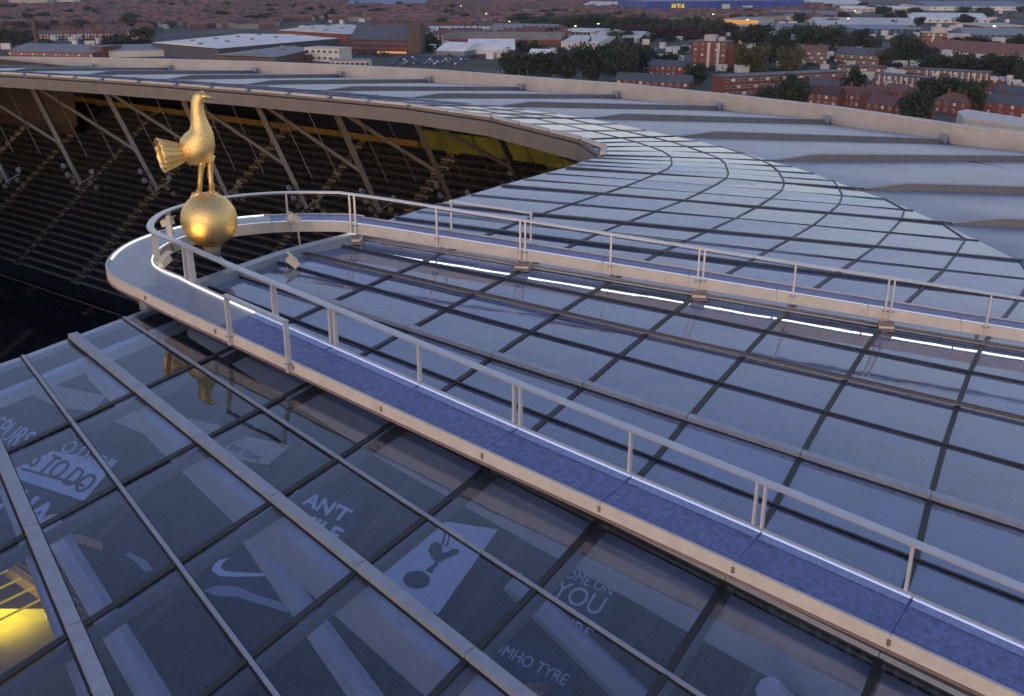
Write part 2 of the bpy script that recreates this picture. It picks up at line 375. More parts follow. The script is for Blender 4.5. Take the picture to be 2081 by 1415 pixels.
# ------------------------------------------------------------------ glass roof
groof = empty('glass_roof', (-11, 26, ZI), 'glazed roof of blue reflecting panes between grey bars and black joints', 'roof')
def inset(q, a, b):
    c = sum(q, Vector())/len(q); return [p + (c-p).normalized()*min(.06, (c-p).length*.3) for p in q]
npane = 0
for k in range(len(RAD)-1):
    for j in range(len(RINGS)-1):
        q = [NODE[k][j], NODE[k][j+1], NODE[k+1][j+1], NODE[k+1][j]]
        e1, e2 = (q[1]-q[0]).length > .25, (q[2]-q[3]).length > .25
        if not (e1 or e2): continue
        if not e1: q = [q[0], q[2], q[3]]
        elif not e2: q = [q[0], q[1], q[2]]
        p = inset(q, 0, 0); p = [v+Vector((0,0,random.uniform(-.014,.006))) for v in p]; MB().prism([v - Vector((0,0,.03)) for v in p], p).build('glass_pane', M['glass'] if k < 7 else M['sheen_glass'], groof); npane += 1
        # black joint along the ring, broken at the bars
        a, b = NODE[k][j], NODE[k+1][j]
        if j == 0: continue
        big = k < 16
        MB().bar(a, b, (.145 if big else .09) if k < 26 else .05, .04 if big else .03, dz=.012).build('cross_joint', M['dark'] if k < 13 else M['darkbar'], groof)
        if k < 22:
            sh = Vector((0, 0, -.30)); MB().bar(a+sh, b+sh, .16, .22).build('purlin', M['struts'], groof)
for k, r in enumerate(RAD):
    pts = [p for p in NODE[k]]; pts = [p for i, p in enumerate(pts) if i == 0 or (p-pts[i-1]).length > .05]
    end = pts[-1]
    if r['k'] == 'thick':
        for a, b in zip(pts, pts[1:]):
            MB().bar(a, b-(b-a).normalized()*.02, .25, .14, dz=.085).build('roof_bar', M['cap'], groof)
            MB().bar(a, b-(b-a).normalized()*.03, .34, .03, dz=.015).build('bar_flashing', M['dark'], groof)
    elif r['k'] == 'thin':
        MB().bar(pts[0], end, .075 if k < 15 else .05, .06 if k < 15 else .03, dz=.03).build('glazing_bar', M['cap'] if k < 8 else (M['dark'] if k < 13 else M['darkbar']), groof)
        if k < 8: MB().bar(pts[0], end, .15, .02, dz=.006).build('bar_flashing', M['dark'], groof)
    elif r['k'] == 'pipe':
        sd_ = (end-pts[0]).normalized().cross(Vector((0,0,1)))
        for s in (-.075, .075):
            MB().tube([pts[0]+sd_*s+Vector((0,0,.10)), end+sd_*s+Vector((0,0,.10))], .034, 8).build('roof_pipe', M['pipe'], groof, True)
        MB().bar(pts[0], end, .10, .03, dz=.02).build('bar_flashing', M['cap'], groof)
    else:
        MB().bar(pts[0], end + (end-pts[0]).normalized()*.5, .17 if k < 24 else .10, .07 if k < 24 else .04, dz=.04 if k < 24 else .022).build('roof_bar', M['darkbar'], groof)
    # girder under the heavier bars
    if r['k'] in ('thick', 'pipe') or (r['k'] == 'main' and k < 24):
        a, b = pts[0]+(pts[1]-pts[0])*.25, end
        lo = []
        nrm = (b-a).normalized(); sdv = nrm.cross(Vector((0,0,1))).normalized()
        for t, dep in ((0, .35), (.3, 1.0), (1, 1.35)):
            c = a.lerp(b, t); lo.append([c+sdv*.17+Vector((0,0,-.45)), c-sdv*.17+Vector((0,0,-.45)), c-sdv*.13+Vector((0,0,-.45-dep)), c+sdv*.13+Vector((0,0,-.45-dep))])
        mb = MB(); mb.strip(lo, True); mb.f.append((3,2,1,0)); n_ = len(mb.v); mb.f.append((n_-4, n_-3, n_-2, n_-1))
        mb.build('girder', M['steel'], groof)
# edge gutter along the opening
for k in range(len(RAD)-1):
    a, b = NODE[k][0], NODE[k+1][0]
    MB().bar(a+Vector((0,0,-.10)), b+Vector((0,0,-.10)), .22, .16).build('edge_gutter', M['cap'] if k < 24 else M['beam'], groof)
    if k < 24:
        a2, b2 = radpt(RAD[k], 1.0, -.35), radpt(RAD[k+1], 1.0, -.35)
        MB().bar(a2, b2, .30, .30).build('edge_beam', M['steel'], groof)

# ------------------------------------------------------------------ metal roof bays, parapet, soffit
mroof = empty('metal_roof', (30, 93, 46), 'grey metal roof of stepped radial bays behind a cream parapet', 'roof')
mains = [r for r in RAD if r['k'] == 'main']
ZO = 46.6
def sm(x): x = max(0, min(1, x)); return x*x*(3-2*x)
NT, NA = 26, 6
def mline(r):
    a = radpt(r, r['g']); e = Vector((r['e'].x, r['e'].y, ZO))
    return a, e
for n in range(len(mains)-1):
    (a0, e0), (a1, e1) = mline(mains[n]), mline(mains[n+1])
    rows = []; face = []
    for t in range(NT+1):
        u = t/NT; h = .42*min(1, u/.12)*sm((1-u)/.03)
        p, q = a0.lerp(e0, u), a1.lerp(e1, u); row = []
        for w in range(NA+1):
            x = w/NA; row.append(p.lerp(q, x) + Vector((0, 0, -.04 + h*(1-x))))
        rows.append(row); face.append([p+Vector((0, 0, -.06)), p+Vector((0, 0, max(-.05, h-.04)))])
    MB().strip(rows).build('roof_bay', M['bay'], mroof, True)
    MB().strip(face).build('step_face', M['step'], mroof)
    # rolled edge on top of each step
    MB().tube([Vector(f[1]) for f in face], .07, 6).build('step_edge', M['cap'], mroof, True)
    # parapet panels
    d = (e1-e0).normalized(); out = Vector((d.y, -d.x, 0))
    if out.dot(e0-Vector((-20, 60, ZO))) < 0: out = -out
    MB().prism([e0-out*.0, e1-out*.0, e1+out*.5, e0+out*.5], [v+Vector((0,0,1.5)) for v in (e0-out*.25, e1-out*.25, e1+out*.5, e0+out*.5)]).build('parapet_panel', M['parapet'], mroof)
    MB().prism([v+Vector((0,0,1.503)) for v in (e0-out*.32, e1-out*.32, e1+out*.6, e0+out*.6)], [v+Vector((0,0,1.60)) for v in (e0-out*.32, e1-out*.32, e1+out*.6, e0+out*.6)]).build('parapet_cap', M['parapet'], mroof)
    # facade below the parapet
    MB().prism([Vector((e0.x, e0.y, 0))+out*.1, Vector((e1.x, e1.y, 0))+out*.1, Vector((e1.x, e1.y, 0))+out*.45, Vector((e0.x, e0.y, 0))+out*.45],
               [e0+out*.1, e1+out*.1, e1+out*.45, e0+out*.45]).build('facade_panel', M['parapet'], mroof)
    if n >= 3:
        i0, i1 = mains[n]['i'], mains[n+1]['i']
        dn = Vector((0, 0, -1.0))
        MB().add([Vector((i0.x, i0.y, ZI))+dn, Vector((i1.x, i1.y, ZI))+dn, e1+dn, e0+dn], [(0,1,2,3)]).build('soffit_panel', M['soffit'], mroof)
        a, b = Vector((i0.x, i0.y, ZI-.75)), Vector((i1.x, i1.y, ZI-.75))
        MB().bar(a, b, .5, .95).build('ring_beam', M['beam'], mroof)
for n, r in enumerate(mains):        # upstand brackets where each step meets the parapet
    a, e = mline(r); d = (a-e); d.z = 0; d.normalize(); s = Vector((-d.y, d.x, 0)); c = e + d*1.1
    mb = MB()
    for q in (-.35, .35):
        mb.bar(c+s*q+d*.35+Vector((0,0,0)), c+s*q+Vector((0,0,.85)), .10, .10); mb.bar(c+s*q-d*.45, c+s*q+Vector((0,0,.85)), .10, .10)
    mb.box(c+Vector((0,0,.55)), s*.30, d*.22, (0,0,.25)); mb.bar(c+s*-.4+Vector((0,0,.85)), c+s*.4+Vector((0,0,.85)), .12, .10)
    mb.build('roof_bracket', M['cap'], mroof)
IN2 = [(-22,6.5),(-31,3.5),(-100,44),(-112,60),(-106,92),(-84,105)]
OU2 = [(46,33),(44,12),(34,-8),(15,-22),(-20,-34),(-125,10),(-158,55),(-150,130),(-86,150)]
for a, b in zip(OU2, OU2[1:]):
    A_, B_ = Vector((*a, 0)), Vector((*b, 0)); MB().prism([A_, B_, B_+(B_-A_).cross(Vector((0,0,1))).normalized()*.4, A_+(B_-A_).cross(Vector((0,0,1))).normalized()*.4],
        [p+Vector((0,0,46)) for p in (A_, B_, B_+(B_-A_).cross(Vector((0,0,1))).normalized()*.4, A_+(B_-A_).cross(Vector((0,0,1))).normalized()*.4)]).build('facade_panel', M['parapet'], mroof)
OUT3 = [(-20,-34),(-50,-22),(-125,10),(-158,55),(-150,130),(-86,150)]
for i in range(5):
    a, b, c, d = Vector((*IN2[i], 50.4)), Vector((*IN2[i+1], 50.4)), Vector((*OUT3[i+1], 46.3)), Vector((*OUT3[i], 46.3))
    MB().prism([p-Vector((0,0,.4)) for p in (a, b, c, d)], [a, b, c, d]).build('roof_bay', M['bay'], mroof)
g0 = [NODE[k][-1] for k in range(0, 16)]
near_o = [Vector(p) for p in ((-20,-34,46.2),(-5,-31,46.2),(8,-26,46.2),(18,-20,46.2),(27,-14,46.2),(35,-7,46.2),(40,0,46.2),(44,12,46.2),(45,20,46.2),(45.5,26,46.2),(46,33,46.2))]
for i in range(10):
    a, b = g0[int(i*1.5)], g0[int((i+1)*1.5)]; c, d = near_o[i+1], near_o[i]
    MB().prism([p-Vector((0,0,.4)) for p in (a, b, c, d)], [p-Vector((0,0,.05)) for p in (a, b, c, d)]).build('roof_bay', M['bay'], mroof)
MB().prism([Vector(p) for p in ((-22,6.5,50.0),(-17,15.6,50.0),tuple(g0[0]-Vector((0,0,.5))),(-20,-34,45.9))], [Vector(p) for p in ((-22,6.5,50.4),(-17,15.6,50.4),tuple(g0[0]-Vector((0,0,.1))),(-20,-34,46.3))]).build('roof_bay', M['bay'], mroof)
# light flashing lip along the far opening, short cream lengths
fm = [p for p in INNER if p.y > 52]
for a, b in zip(fm, fm[1:]):
    L = (b-a).length; m = max(1, int(L/3.2))
    for q in range(m):
        u, w = a.lerp(b, q/m), a.lerp(b, (q+.86)/m)
        MB().bar((u.x, u.y, ZI+.09), (w.x, w.y, ZI+.09), .30, .16).build('edge_flashing', M['parapet'], mroof)

# ------------------------------------------------------------------ hanging trusses of the far roof and the lamps on them
tops = [(1180,292),(1000,247),(835,227),(675,213),(515,197),(365,188),(210,178),(60,166),(-90,156)]
bots = [(1225,372),(1068,392),(922,420),(772,432),(625,425),(462,398),(322,388),(166,376),(18,372)]
TP = [at_z(x, y, 49.4) for x, y in tops]; BP = [at_z(x, y, 40.5) for x, y in bots]
where = ['nearest the corner of the opening', 'second from the corner of the opening', 'third from the opening corner',
         'fourth from the opening corner', 'second right of the golden bird', 'right behind the golden bird',
         'just left of the golden bird', 'second left of the golden bird', 'leftmost in the picture']
for n in range(len(TP)):
    t = empty('roof_truss', BP[n], 'beige roof strut with its diagonal, ' + where[n], 'truss', 'struts hanging from the far roof edge')
    mid = TP[n].lerp(BP[n], .62)
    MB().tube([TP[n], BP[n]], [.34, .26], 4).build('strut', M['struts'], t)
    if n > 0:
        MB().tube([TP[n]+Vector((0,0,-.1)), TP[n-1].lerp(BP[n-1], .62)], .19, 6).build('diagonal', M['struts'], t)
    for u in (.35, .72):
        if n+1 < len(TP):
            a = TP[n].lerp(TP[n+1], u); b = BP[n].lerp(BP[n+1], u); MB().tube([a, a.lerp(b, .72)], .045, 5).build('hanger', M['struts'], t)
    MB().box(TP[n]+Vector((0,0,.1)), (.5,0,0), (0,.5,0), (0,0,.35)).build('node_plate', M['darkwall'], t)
    # floodlights at the foot
    c = empty('floodlight_cluster', BP[n], 'pale floodlight cluster at the foot of the strut ' + where[n], 'floodlights', 'floodlights on the strut feet')
    bb = BP[n]
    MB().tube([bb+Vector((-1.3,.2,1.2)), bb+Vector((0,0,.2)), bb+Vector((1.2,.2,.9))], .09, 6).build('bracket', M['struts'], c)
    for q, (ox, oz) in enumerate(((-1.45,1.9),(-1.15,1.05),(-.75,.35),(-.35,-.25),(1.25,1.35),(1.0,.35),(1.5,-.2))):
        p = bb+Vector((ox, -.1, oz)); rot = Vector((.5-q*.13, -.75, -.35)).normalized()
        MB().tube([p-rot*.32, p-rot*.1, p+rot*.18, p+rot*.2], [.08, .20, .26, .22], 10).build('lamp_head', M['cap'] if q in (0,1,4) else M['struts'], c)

# ------------------------------------------------------------------ struts under the near glass
def uz(x, y, z): return at_z(x, y, z)
for n, (a, b, lab) in enumerate([((500,1075),(760,1440),'pale inclined strut seen through the glass beside the tick emblem banner'),
                                 ((1040,1180),(1310,1440),'pale inclined strut seen through the glass between the crest banner and the right lower bar'),
                                 ((100,1060),(330,1445),'pale inclined strut under the glass at the lower left corner'),
                                 ((1560,1400),(1720,1560),'pale inclined strut under the glass at the bottom right')]):
    A, B = uz(*a, 47.6), uz(*b, 45.2)
    MB_ = MB().tube([A, B], [.26, .34], 8)
    o = MB_.build('roof_strut', M['steel']); tag(o, lab, 'strut', 'struts under the near glass')

# ------------------------------------------------------------------ banners laid over the lower tier
def tier_pt(x, y, up=1.15):
    r_ = ray(x, y); O = Vector((0, 0, CZ))
    # plane z = LZ0 + (r-LR0)*LDZ/LDR + up ; r = (P-S0).SN
    kz = LDZ/LDR
    c0 = LZ0 + up - LR0*kz + kz*(-(S0.dot(SN)))
    den = r_.z - kz*(r_.x*SN.x + r_.y*SN.y); t = (c0 - CZ)/den
    return O + r_*t
E3 = Vector((-SE.x, -SE.y, 0)); kz = LDZ/LDR; U3 = Vector((SN.x, SN.y, kz)).normalized(); N3 = E3.cross(U3)
def quad(px, nm, m, label=None, group='banners spread over the lower tier seats', up=1.15, parent=None):
    P = [tier_pt(x, y, up) for x, y in px]
    if parent is None:
        c = sum(P, Vector())/len(P); t = empty('banner', c, label, 'banner', group)
    else: t = parent
    n = len(P); area = sum((P[i]-P[0]).cross(P[(i+1) % n]-P[0]).dot(N3) for i in range(n))
    if area < 0: P = P[::-1]
    MB().prism([p-N3*.04 for p in P], P).build(nm, m, t); return t
def text(s, px, w_px, m, parent, up=1.22, bold=.0, hs=1.0, name='lettering', sp=1.0):
    cu = bpy.data.curves.new('txt', 'FONT'); cu.body = s; cu.extrude = .02; cu.offset = bold; cu.size = 1; cu.space_character = sp
    tmp = bpy.data.objects.new('txt', cu); me = bpy.data.meshes.new_from_object(tmp); bpy.data.objects.remove(tmp); bpy.data.curves.remove(cu)
    xs = [v.co.x for v in me.vertices]; ys = [v.co.y for v in me.vertices]; x0, x1, y0 = min(xs), max(xs), min(ys)
    A = tier_pt(*px, up); B = tier_pt(px[0]+w_px, px[1]+w_px*.27, up); k = (B-A).length/(x1-x0)
    for v in me.vertices:
        x, y, z = v.co; v.co = A + E3*((x-x0)*k) + U3*((y-y0)*k*hs) + N3*z*k
    me.materials.clear(); me.materials.append(m); return link(name, me, parent)
def poly(pts, m, parent, up=1.24, name='emblem'):
    P = [tier_pt(x, y, up) for x, y in pts]; n = len(P)
    area = sum((P[i]-P[0]).cross(P[(i+1) % n]-P[0]).dot(N3) for i in range(n))
    if area < 0: P = P[::-1]
    return MB().prism([p-N3*.03 for p in P], P).build(name, m, parent)
ell = lambda cx, cy, a, b, n=20: [(cx+a*math.cos(2*math.pi*i/n), cy+b*math.sin(2*math.pi*i/n)) for i in range(n)]
t = quad([(770,1168),(905,1060),(1012,1076),(890,1248),(845,1232)], 'cloth', M['fabric'], 'pale blue banner with a dark bird on a ball crest')
poly(ell(846,1178,27,18), M['navy'], t)                                                          # ball
poly([(868,1160),(873,1152),(882,1146),(884,1140),(874,1131),(870,1118),(876,1106),(888,1100),(897,1108),(898,1122),(905,1124),(918,1116),(932,1116),(930,1124),(918,1130),(903,1136),(890,1142),(886,1152),(876,1160)], M['navy'], t)   # bird
for a in ([(896,1106),(900,1094),(903,1082),(905,1083),(903,1096),(900,1108)], [(904,1110),(910,1098),(911,1088),(913,1089),(912,1100),(907,1111)]): poly(a, M['navy'], t)
poly([(866,1160),(869,1154),(880,1160),(878,1165)], M['navy'], t)
t = quad([(590,1030),(640,990),(745,1015),(700,1100),(630,1090)], 'cloth', M['navy'], 'navy banner reading CANT SMILE in chunky pale letters')
text("CAN'T", (588,1014), 122, M['fabric'], t, bold=.03, hs=.8); text('SMILE', (574,1058), 116, M['fabric'], t, bold=.03, hs=.8)
t = quad([(960,1375),(1005,1290),(1180,1335),(1160,1420)], 'cloth', M['navy'], 'navy banner reading KUMHO TYRE in thin pale letters')
text('KUMHO TYRE', (984,1315), 178, M['fabric'], t, hs=1.1)
t = quad([(1040,1395),(1100,1385),(1120,1405),(1075,1425),(1020,1425)], 'cloth', M['orange'], 'orange printed banner at the bottom edge below the tyre lettering')
t = quad([(1100,1250),(1150,1150),(1270,1185),(1215,1300)], 'cloth', M['navy'], 'navy banner reading COME ON YOU SPURS in pale serif letters')
text('COME ON', (1130,1165), 118, M['fabric'], t, hs=1.1); text('YOU', (1118,1210), 104, M['fabric'], t, hs=1.1); text('SPURS', (1092,1262), 108, M['fabric'], t, hs=1.1)
t = quad([(10,965),(90,908),(240,935),(170,1018)], 'cloth', M['fabric'], 'pale banner reading TO DARE IS TO DO with a dark underline')
poly([(88,912),(115,892),(248,920),(232,940)], M['navy'], t, 1.20, 'headline_band')
text('TO DARE', (104,908), 128, M['fabric'], t, up=1.26); text('IS TO DO', (50,942), 140, M['navy'], t, up=1.26, hs=1.25)
poly([(42,954),(44,950),(172,984),(170,990)], M['navy'], t, 1.26, 'underline')
t = quad([(-40,1010),(20,970),(120,1010),(90,1055),(-60,1075)], 'cloth', M['navy'], 'navy banner reading AIA in bold pale letters')
text('AIA', (-6,1030), 100, M['fabric'], t, bold=.02, hs=.85)
t = quad([(-30,905),(0,870),(70,885),(40,925)], 'cloth', M['navy'], 'navy banner reading SPURS at the left edge')
text('SPURS', (-30,878), 84, M['fabric'], t, hs=1.3)
t = quad([(405,1205),(470,1110),(560,1130),(600,1215),(560,1235)], 'cloth', M['navy'], 'navy banner with a pale tick emblem and a wavy stripe')
poly([(430,1160),(434,1148),(446,1138),(466,1134),(452,1144),(449,1154),(456,1160),(480,1163),(545,1166),(540,1171),(480,1172),(446,1171)], M['fabric'], t)
poly([(415,1200),(440,1190),(480,1192),(525,1210),(590,1230),(585,1245),(530,1228),(480,1212),(440,1212)], M['cap'], t, name='wavy_stripe')
t = quad([(215,850),(250,836),(380,866),(350,905),(300,885)], 'cloth', M['tanc'], 'tan banner tapering to a point under the upper bar')
text('TEAM', (268,860), 44, M['navy'], t)
t = quad([(440,915),(480,882),(590,905),(545,945),(490,935)], 'cloth', M['tanc'], 'tan banner with small dark lettering between the upper bars')
text('THE TEAM', (462,912), 66, M['navy'], t)
t = quad([(365,870),(385,850),(450,866),(425,895)], 'cloth', M['tanc'], 'small tan banner just right of the broad upper bar')
t = quad([(60,800),(95,780),(215,805),(190,835),(120,830)], 'cloth', M['tanc'], 'tan and red banner near the roof edge at the far left')
t = quad([(130,1090),(160,1086),(208,1102),(208,1118),(180,1110),(145,1100)], 'cloth', M['orange'], 'narrow orange banner strip beside the navy banners')
t = quad([(255,1128),(262,1122),(298,1140),(310,1158),(295,1162),(275,1142)], 'cloth', M['cap'], 'short grey curved banner strip right of the orange strip')

# grow-lamp rig on the pitch, seen through the lower left pane
rigc = at_z(-14, 1222, 9.0); rig = empty('grow_lamp_rig', (rigc.x, rigc.y, 8), 'bright yellow grow lamp rig on the pitch at the left edge', 'lamp rig')
for q in range(-4, 5, 2):
    MB().box(rigc+SE.to_3d()*q*1.1+Vector((0,0,.9)), SN.to_3d()*2.6, SE.to_3d()*.06, (0,0,.08)).build('lamp_bar', M['yellow'], rig)
for a in (-1, 1):
    for b in (-1, 1):
        q = rigc+SN.to_3d()*2.2*a+SE.to_3d()*4.6*b; MB().tube([q, (q.x, q.y, 8.0)], .12, 6).build('leg', M['steel'], rig)
lp = bpy.data.lights.new('grow_lamp', 'AREA'); lp.shape = 'RECTANGLE'; lp.size = 4.6; lp.size_y = 8.5; lp.energy = 4500; lp.color = (1, .50, .02)
lo_ = bpy.data.objects.new('grow_lamp', lp); col.objects.link(lo_); attach(lo_, rig, False); lo_.location = (0, 0, 1.75); lo_.rotation_euler = (0, 0, math.atan2(SN.y, SN.x))

# ------------------------------------------------------------------ the walkway
IN = [(15.8,9.7),(12.5,12.15),(9.2,14.6),(5.04,17.62),(0.1,21.08),(-4.8,24.62),(-6.6,25.92),(-8.5,27.3),(-10.0,28.5),(-11.1,29.7),(-11.55,31.0),(-11.55,32.4),(-11.0,33.7),(-9.9,34.75),(-8.2,35.35),(-5.8,35.3),(-2.7,34.75),(3.7,33.5),(9.9,32.2),(16,30.95),(24,29.3),(28,28.5)]
def catmull(pts, n=14):
    P = [Vector(p) for p in pts]; out = []
    for i in range(1, len(P)-2):
        a, b, c, d = P[i-1], P[i], P[i+1], P[i+2]
        for k in range(n):
            t = k/n; out.append(.5*((2*b)+(c-a)*t+(2*a-5*b+4*c-d)*t*t+(3*b-a-3*c+d)*t**3))
    out.append(P[-2]); return out
PL = catmull(IN)
SL = [0]
for a, b in zip(PL, PL[1:]): SL.append(SL[-1]+(b-a).length)
TOT = SL[-1]
def walk(s):
    s = max(0, min(TOT-1e-6, s)); i = max(j for j in range(len(SL)-1) if SL[j] <= s)
    t = (s-SL[i])/(SL[i+1]-SL[i]); p = PL[i].lerp(PL[i+1], t)
    j0, j1 = max(0, i-2), min(len(PL)-1, i+3); d = (PL[j1]-PL[j0]).normalized()
    return p, d, Vector((-d.y, d.x))*-1 if False else Vector((d.y, -d.x))*-1    # outward normal = away from the hole
def s_of(P):
    P = Vector(P); return min(range(len(PL)), key=lambda j: (PL[j]-P).length)
S_of = lambda P: SL[s_of(P)]
# the path runs near arm -> nose -> far arm; the outside lies on its left
def normal(s):
    p, d, _ = walk(s); return Vector((d.y, -d.x)) if False else Vector((-d.y, d.x))*-1
sA, sB = S_of((-6.6,25.92)), S_of((-8.2,35.35))
def width(s):
    if s < sA: return 1.45
    if s > sB: return 1.45-.3*sm((s-sB)/3) - .05
    return 1.45
def zdeck(P): return 51.35 - .115*max(0.0, rho(P) - .3)
def wp(s, off, dz=0.0):
    p, d, _ = walk(s); n = Vector((-d.y, d.x)); n = -n if n.dot(Vector((-8.6, 31.5))-p) > 0 and False else n
    q = p + OUT*n*off; return Vector((q.x, q.y, zdeck(p)+dz))
OUT = 1.0
_p, _d, _ = walk(S_of((-11.55,31.0)))
if Vector((-_d.y, _d.x)).dot(Vector((-1, 0))) < 0: OUT = -1.0
sky_w = empty('skywalk', (-11.5, 31.5, 50.4), 'looping roof walkway with blue deck, cream edge and metal handrail', 'walkway')
seg = 2.95; nseg = int(TOT/seg); seg = TOT/nseg
def sweep(prof, s0, s1, name, m, smooth=False, step=.35, cap=True):
    k = max(1, int((s1-s0)/step)); rows = []
    for i in range(k+1):
        s = s0+(s1-s0)*i/k; rows.append([wp(s, o, z) for o, z in prof])
    mb = MB(); mb.strip(rows, True)
    n = len(prof)
    if cap: mb.f.append(tuple(range(n))); mb.f.append(tuple(len(mb.v)-1-i for i in range(n)))
    return mb.build(name, m, sky_w, smooth)
for i in range(nseg):
    a, b = i*seg, (i+1)*seg; w = width((a+b)/2)
    sweep([(.07,-.10),(w-.05,-.10),(w-.05,0),(.07,0)], a+.006, b-.006, 'deck_panel', M['nose'] if sA+1.5 < (a+b)/2 < sB-2 else M['deck'])
    sweep([(w-.045,-.27),(w+.03,-.27),(w+.03,.035),(w-.045,.035)], a+.004, b-.004, 'outer_fascia', M['fascia'])
    sweep([(-.03,-.33),(.06,-.33),(.06,.05),(-.03,.05)], a+.004, b-.004, 'inner_fascia', M['fascia'])
    sweep([(w-.10,-.335),(w+.045,-.335),(w+.045,-.275),(w-.10,-.275)], a+.002, b-.002, 'edge_flange', M['lip'])
    sweep([(.10,-.30),(w-.12,-.30),(w-.12,-.16),(.10,-.16)], a+.05, b-.05, 'deck_beam', M['struts'])
    p = wp(b, w+.035, -.12); MB().box(p, (.03,0,0), (0,.03,0), (0,0,.06)).build('joint_bolt', M['lip'], sky_w)
    if not (sA+1.5 < (a+b)/2 < sB-2): sweep([(.13,.004),(.34,.004),(.34,.012),(.13,.012)], a+.03, b-.03, 'edge_strip', M['deck2'])  # paler blue band along the inner edge of the deck
    far = (a > sB-1)
    sweep([(.075,.012),(.11,.012),(.11,.045),(.075,.045)], a+.02, b-.02, 'light_strip', M['ledw'] if far or (sA < a < sB) else M['led'])
    if far or a > sB-2: sweep([(.20,-.328),(.27,-.328),(.27,-.303),(.20,-.303)], a+.03, b-.03, 'under_light_strip', M['ledu'])
    if sA+4 < a < sB-1: sweep([(w-.12,.006),(w-.07,.006),(w-.07,.04),(w-.12,.04)], a+.2, b-.2, 'edge_light_strip', M['ledw'])
ib = [Vector((p.x, p.y, ZI+.06)) for p in catmull([(-12.6,26.0),(-10.9,27.6),(-9.95,29.2),(-9.0,30.9),(-8.0,32.7),(-6.9,34.2),(-5.7,35.6),(-4.5,38)], 6)]
for q in range(0, len(ib)-1, 3):
    for a, b in zip(ib[q:q+4], ib[q+1:q+4]): MB().bar(a, b, .40, .36).build('loop_edge_band', M['nose'], sky_w)
# flat handrail with a dark soffit and wire
sweep([(-.10,1.10),(.12,1.10),(.12,1.15),(-.10,1.15)], 0, TOT, 'handrail', M['rail'])
sweep([(-.06,1.02),(-.02,1.02),(-.02,1.04),(-.06,1.04)], 0, TOT, 'rail_wire', M['dark'], step=.6)
def fin(P0, s, off, z0, z1, w0=.13, w1=.09, nm='post'):
    p, d, _ = walk(s); d3 = Vector((d.x, d.y, 0)); n3 = Vector((-d.y, d.x, 0))*OUT
    a = wp(s, off, z0); b = wp(s, off, z1)
    lo = [a-d3*.03-n3*w0/2, a+d3*.03-n3*w0/2, a+d3*.03+n3*w0/2, a-d3*.03+n3*w0/2]
    hi = [b-d3*.03-n3*w1/2, b+d3*.03-n3*w1/2, b+d3*.03+n3*w1/2, b-d3*.03+n3*w1/2]
    MB().box(wp(s, off, .004 if z0 > -.1 else -.02), d3*.10, n3*.10, (0,0,.012)).build('base_plate', M['cap'], sky_w)
    return MB().prism(lo, hi).build(nm, M['post'], sky_w)
sn = S_of((-4.85, 24.65))
for q in range(-8, 1):                              # near arm, doubled at every second post
    s = sn + q*3.02
    if s < .3: continue
    for e in ((-.09, .09) if q % 2 == 0 else (0,)): fin(None, s+e, -.055, -.30, 1.10)
sf = S_of((-5.8, 35.3))
for q in range(0, 11):
    s = sf + q*3.15
    if s > TOT-.3: continue
    for e in ((-.09, .09) if q % 2 == 0 else (0,)): fin(None, s+e, -.055, -.30, 1.10)
    if q % 2 == 0:                                  # bearing blocks between the fascia and the roof pipes
        for z in (-.42, -.53, -.64):
            p = wp(s, -.10, z); _, d, _ = walk(s); d3 = Vector((d.x, d.y, 0)); n3 = Vector((-d.y, d.x, 0))
            MB().box(p, d3*(.24 if z > -.6 else .28), n3*.18, (0,0,.045)).build('bearing_block', M['lip'] if z != -.53 else M['fascia'], sky_w)
for P in ((-6.6,25.92), (-9.5,28.1), (-9.75,28.3), (-11.1,29.7), (-11.55,32.4), (-10.5,34.2), (-8.2,35.35)):
    fin(None, S_of(P), -.02, -.25, 1.10, .22, .16)
# short outer rails on both arms
def outer_rail(s0, s1):
    off = width(s0)+.08
    sweep([(off-.07,1.10),(off+.07,1.10),(off+.07,1.15),(off-.07,1.15)], s0-.05, s1+.05, 'outer_rail', M['rail'])
    for s in (s0, s1): fin(None, s, off, -.26, 1.10, .16, .14)
so = min((s*.1 for s in range(int(TOT*10))), key=lambda s: (wp(s, 1.5).xy-Vector((-7.75,24.4))).length)
outer_rail(so-2.25, so)
so2 = min((s*.1 for s in range(int(TOT*10))), key=lambda s: (wp(s, 1.2).xy-Vector((-2.2,36.0))).length)
outer_rail(so2, so2+3.0)
# underframe: legs from the deck to the roof bars
for q in range(1, 12):
    for base in (sn-q*3.02, sf+q*3.15):
        if 0 < base < TOT:
            a = wp(base, .7, -.30); MB().tube([a, (a.x, a.y, roof_z(a)+.02)], .07, 6).build('support_foot', M['struts'], sky_w)

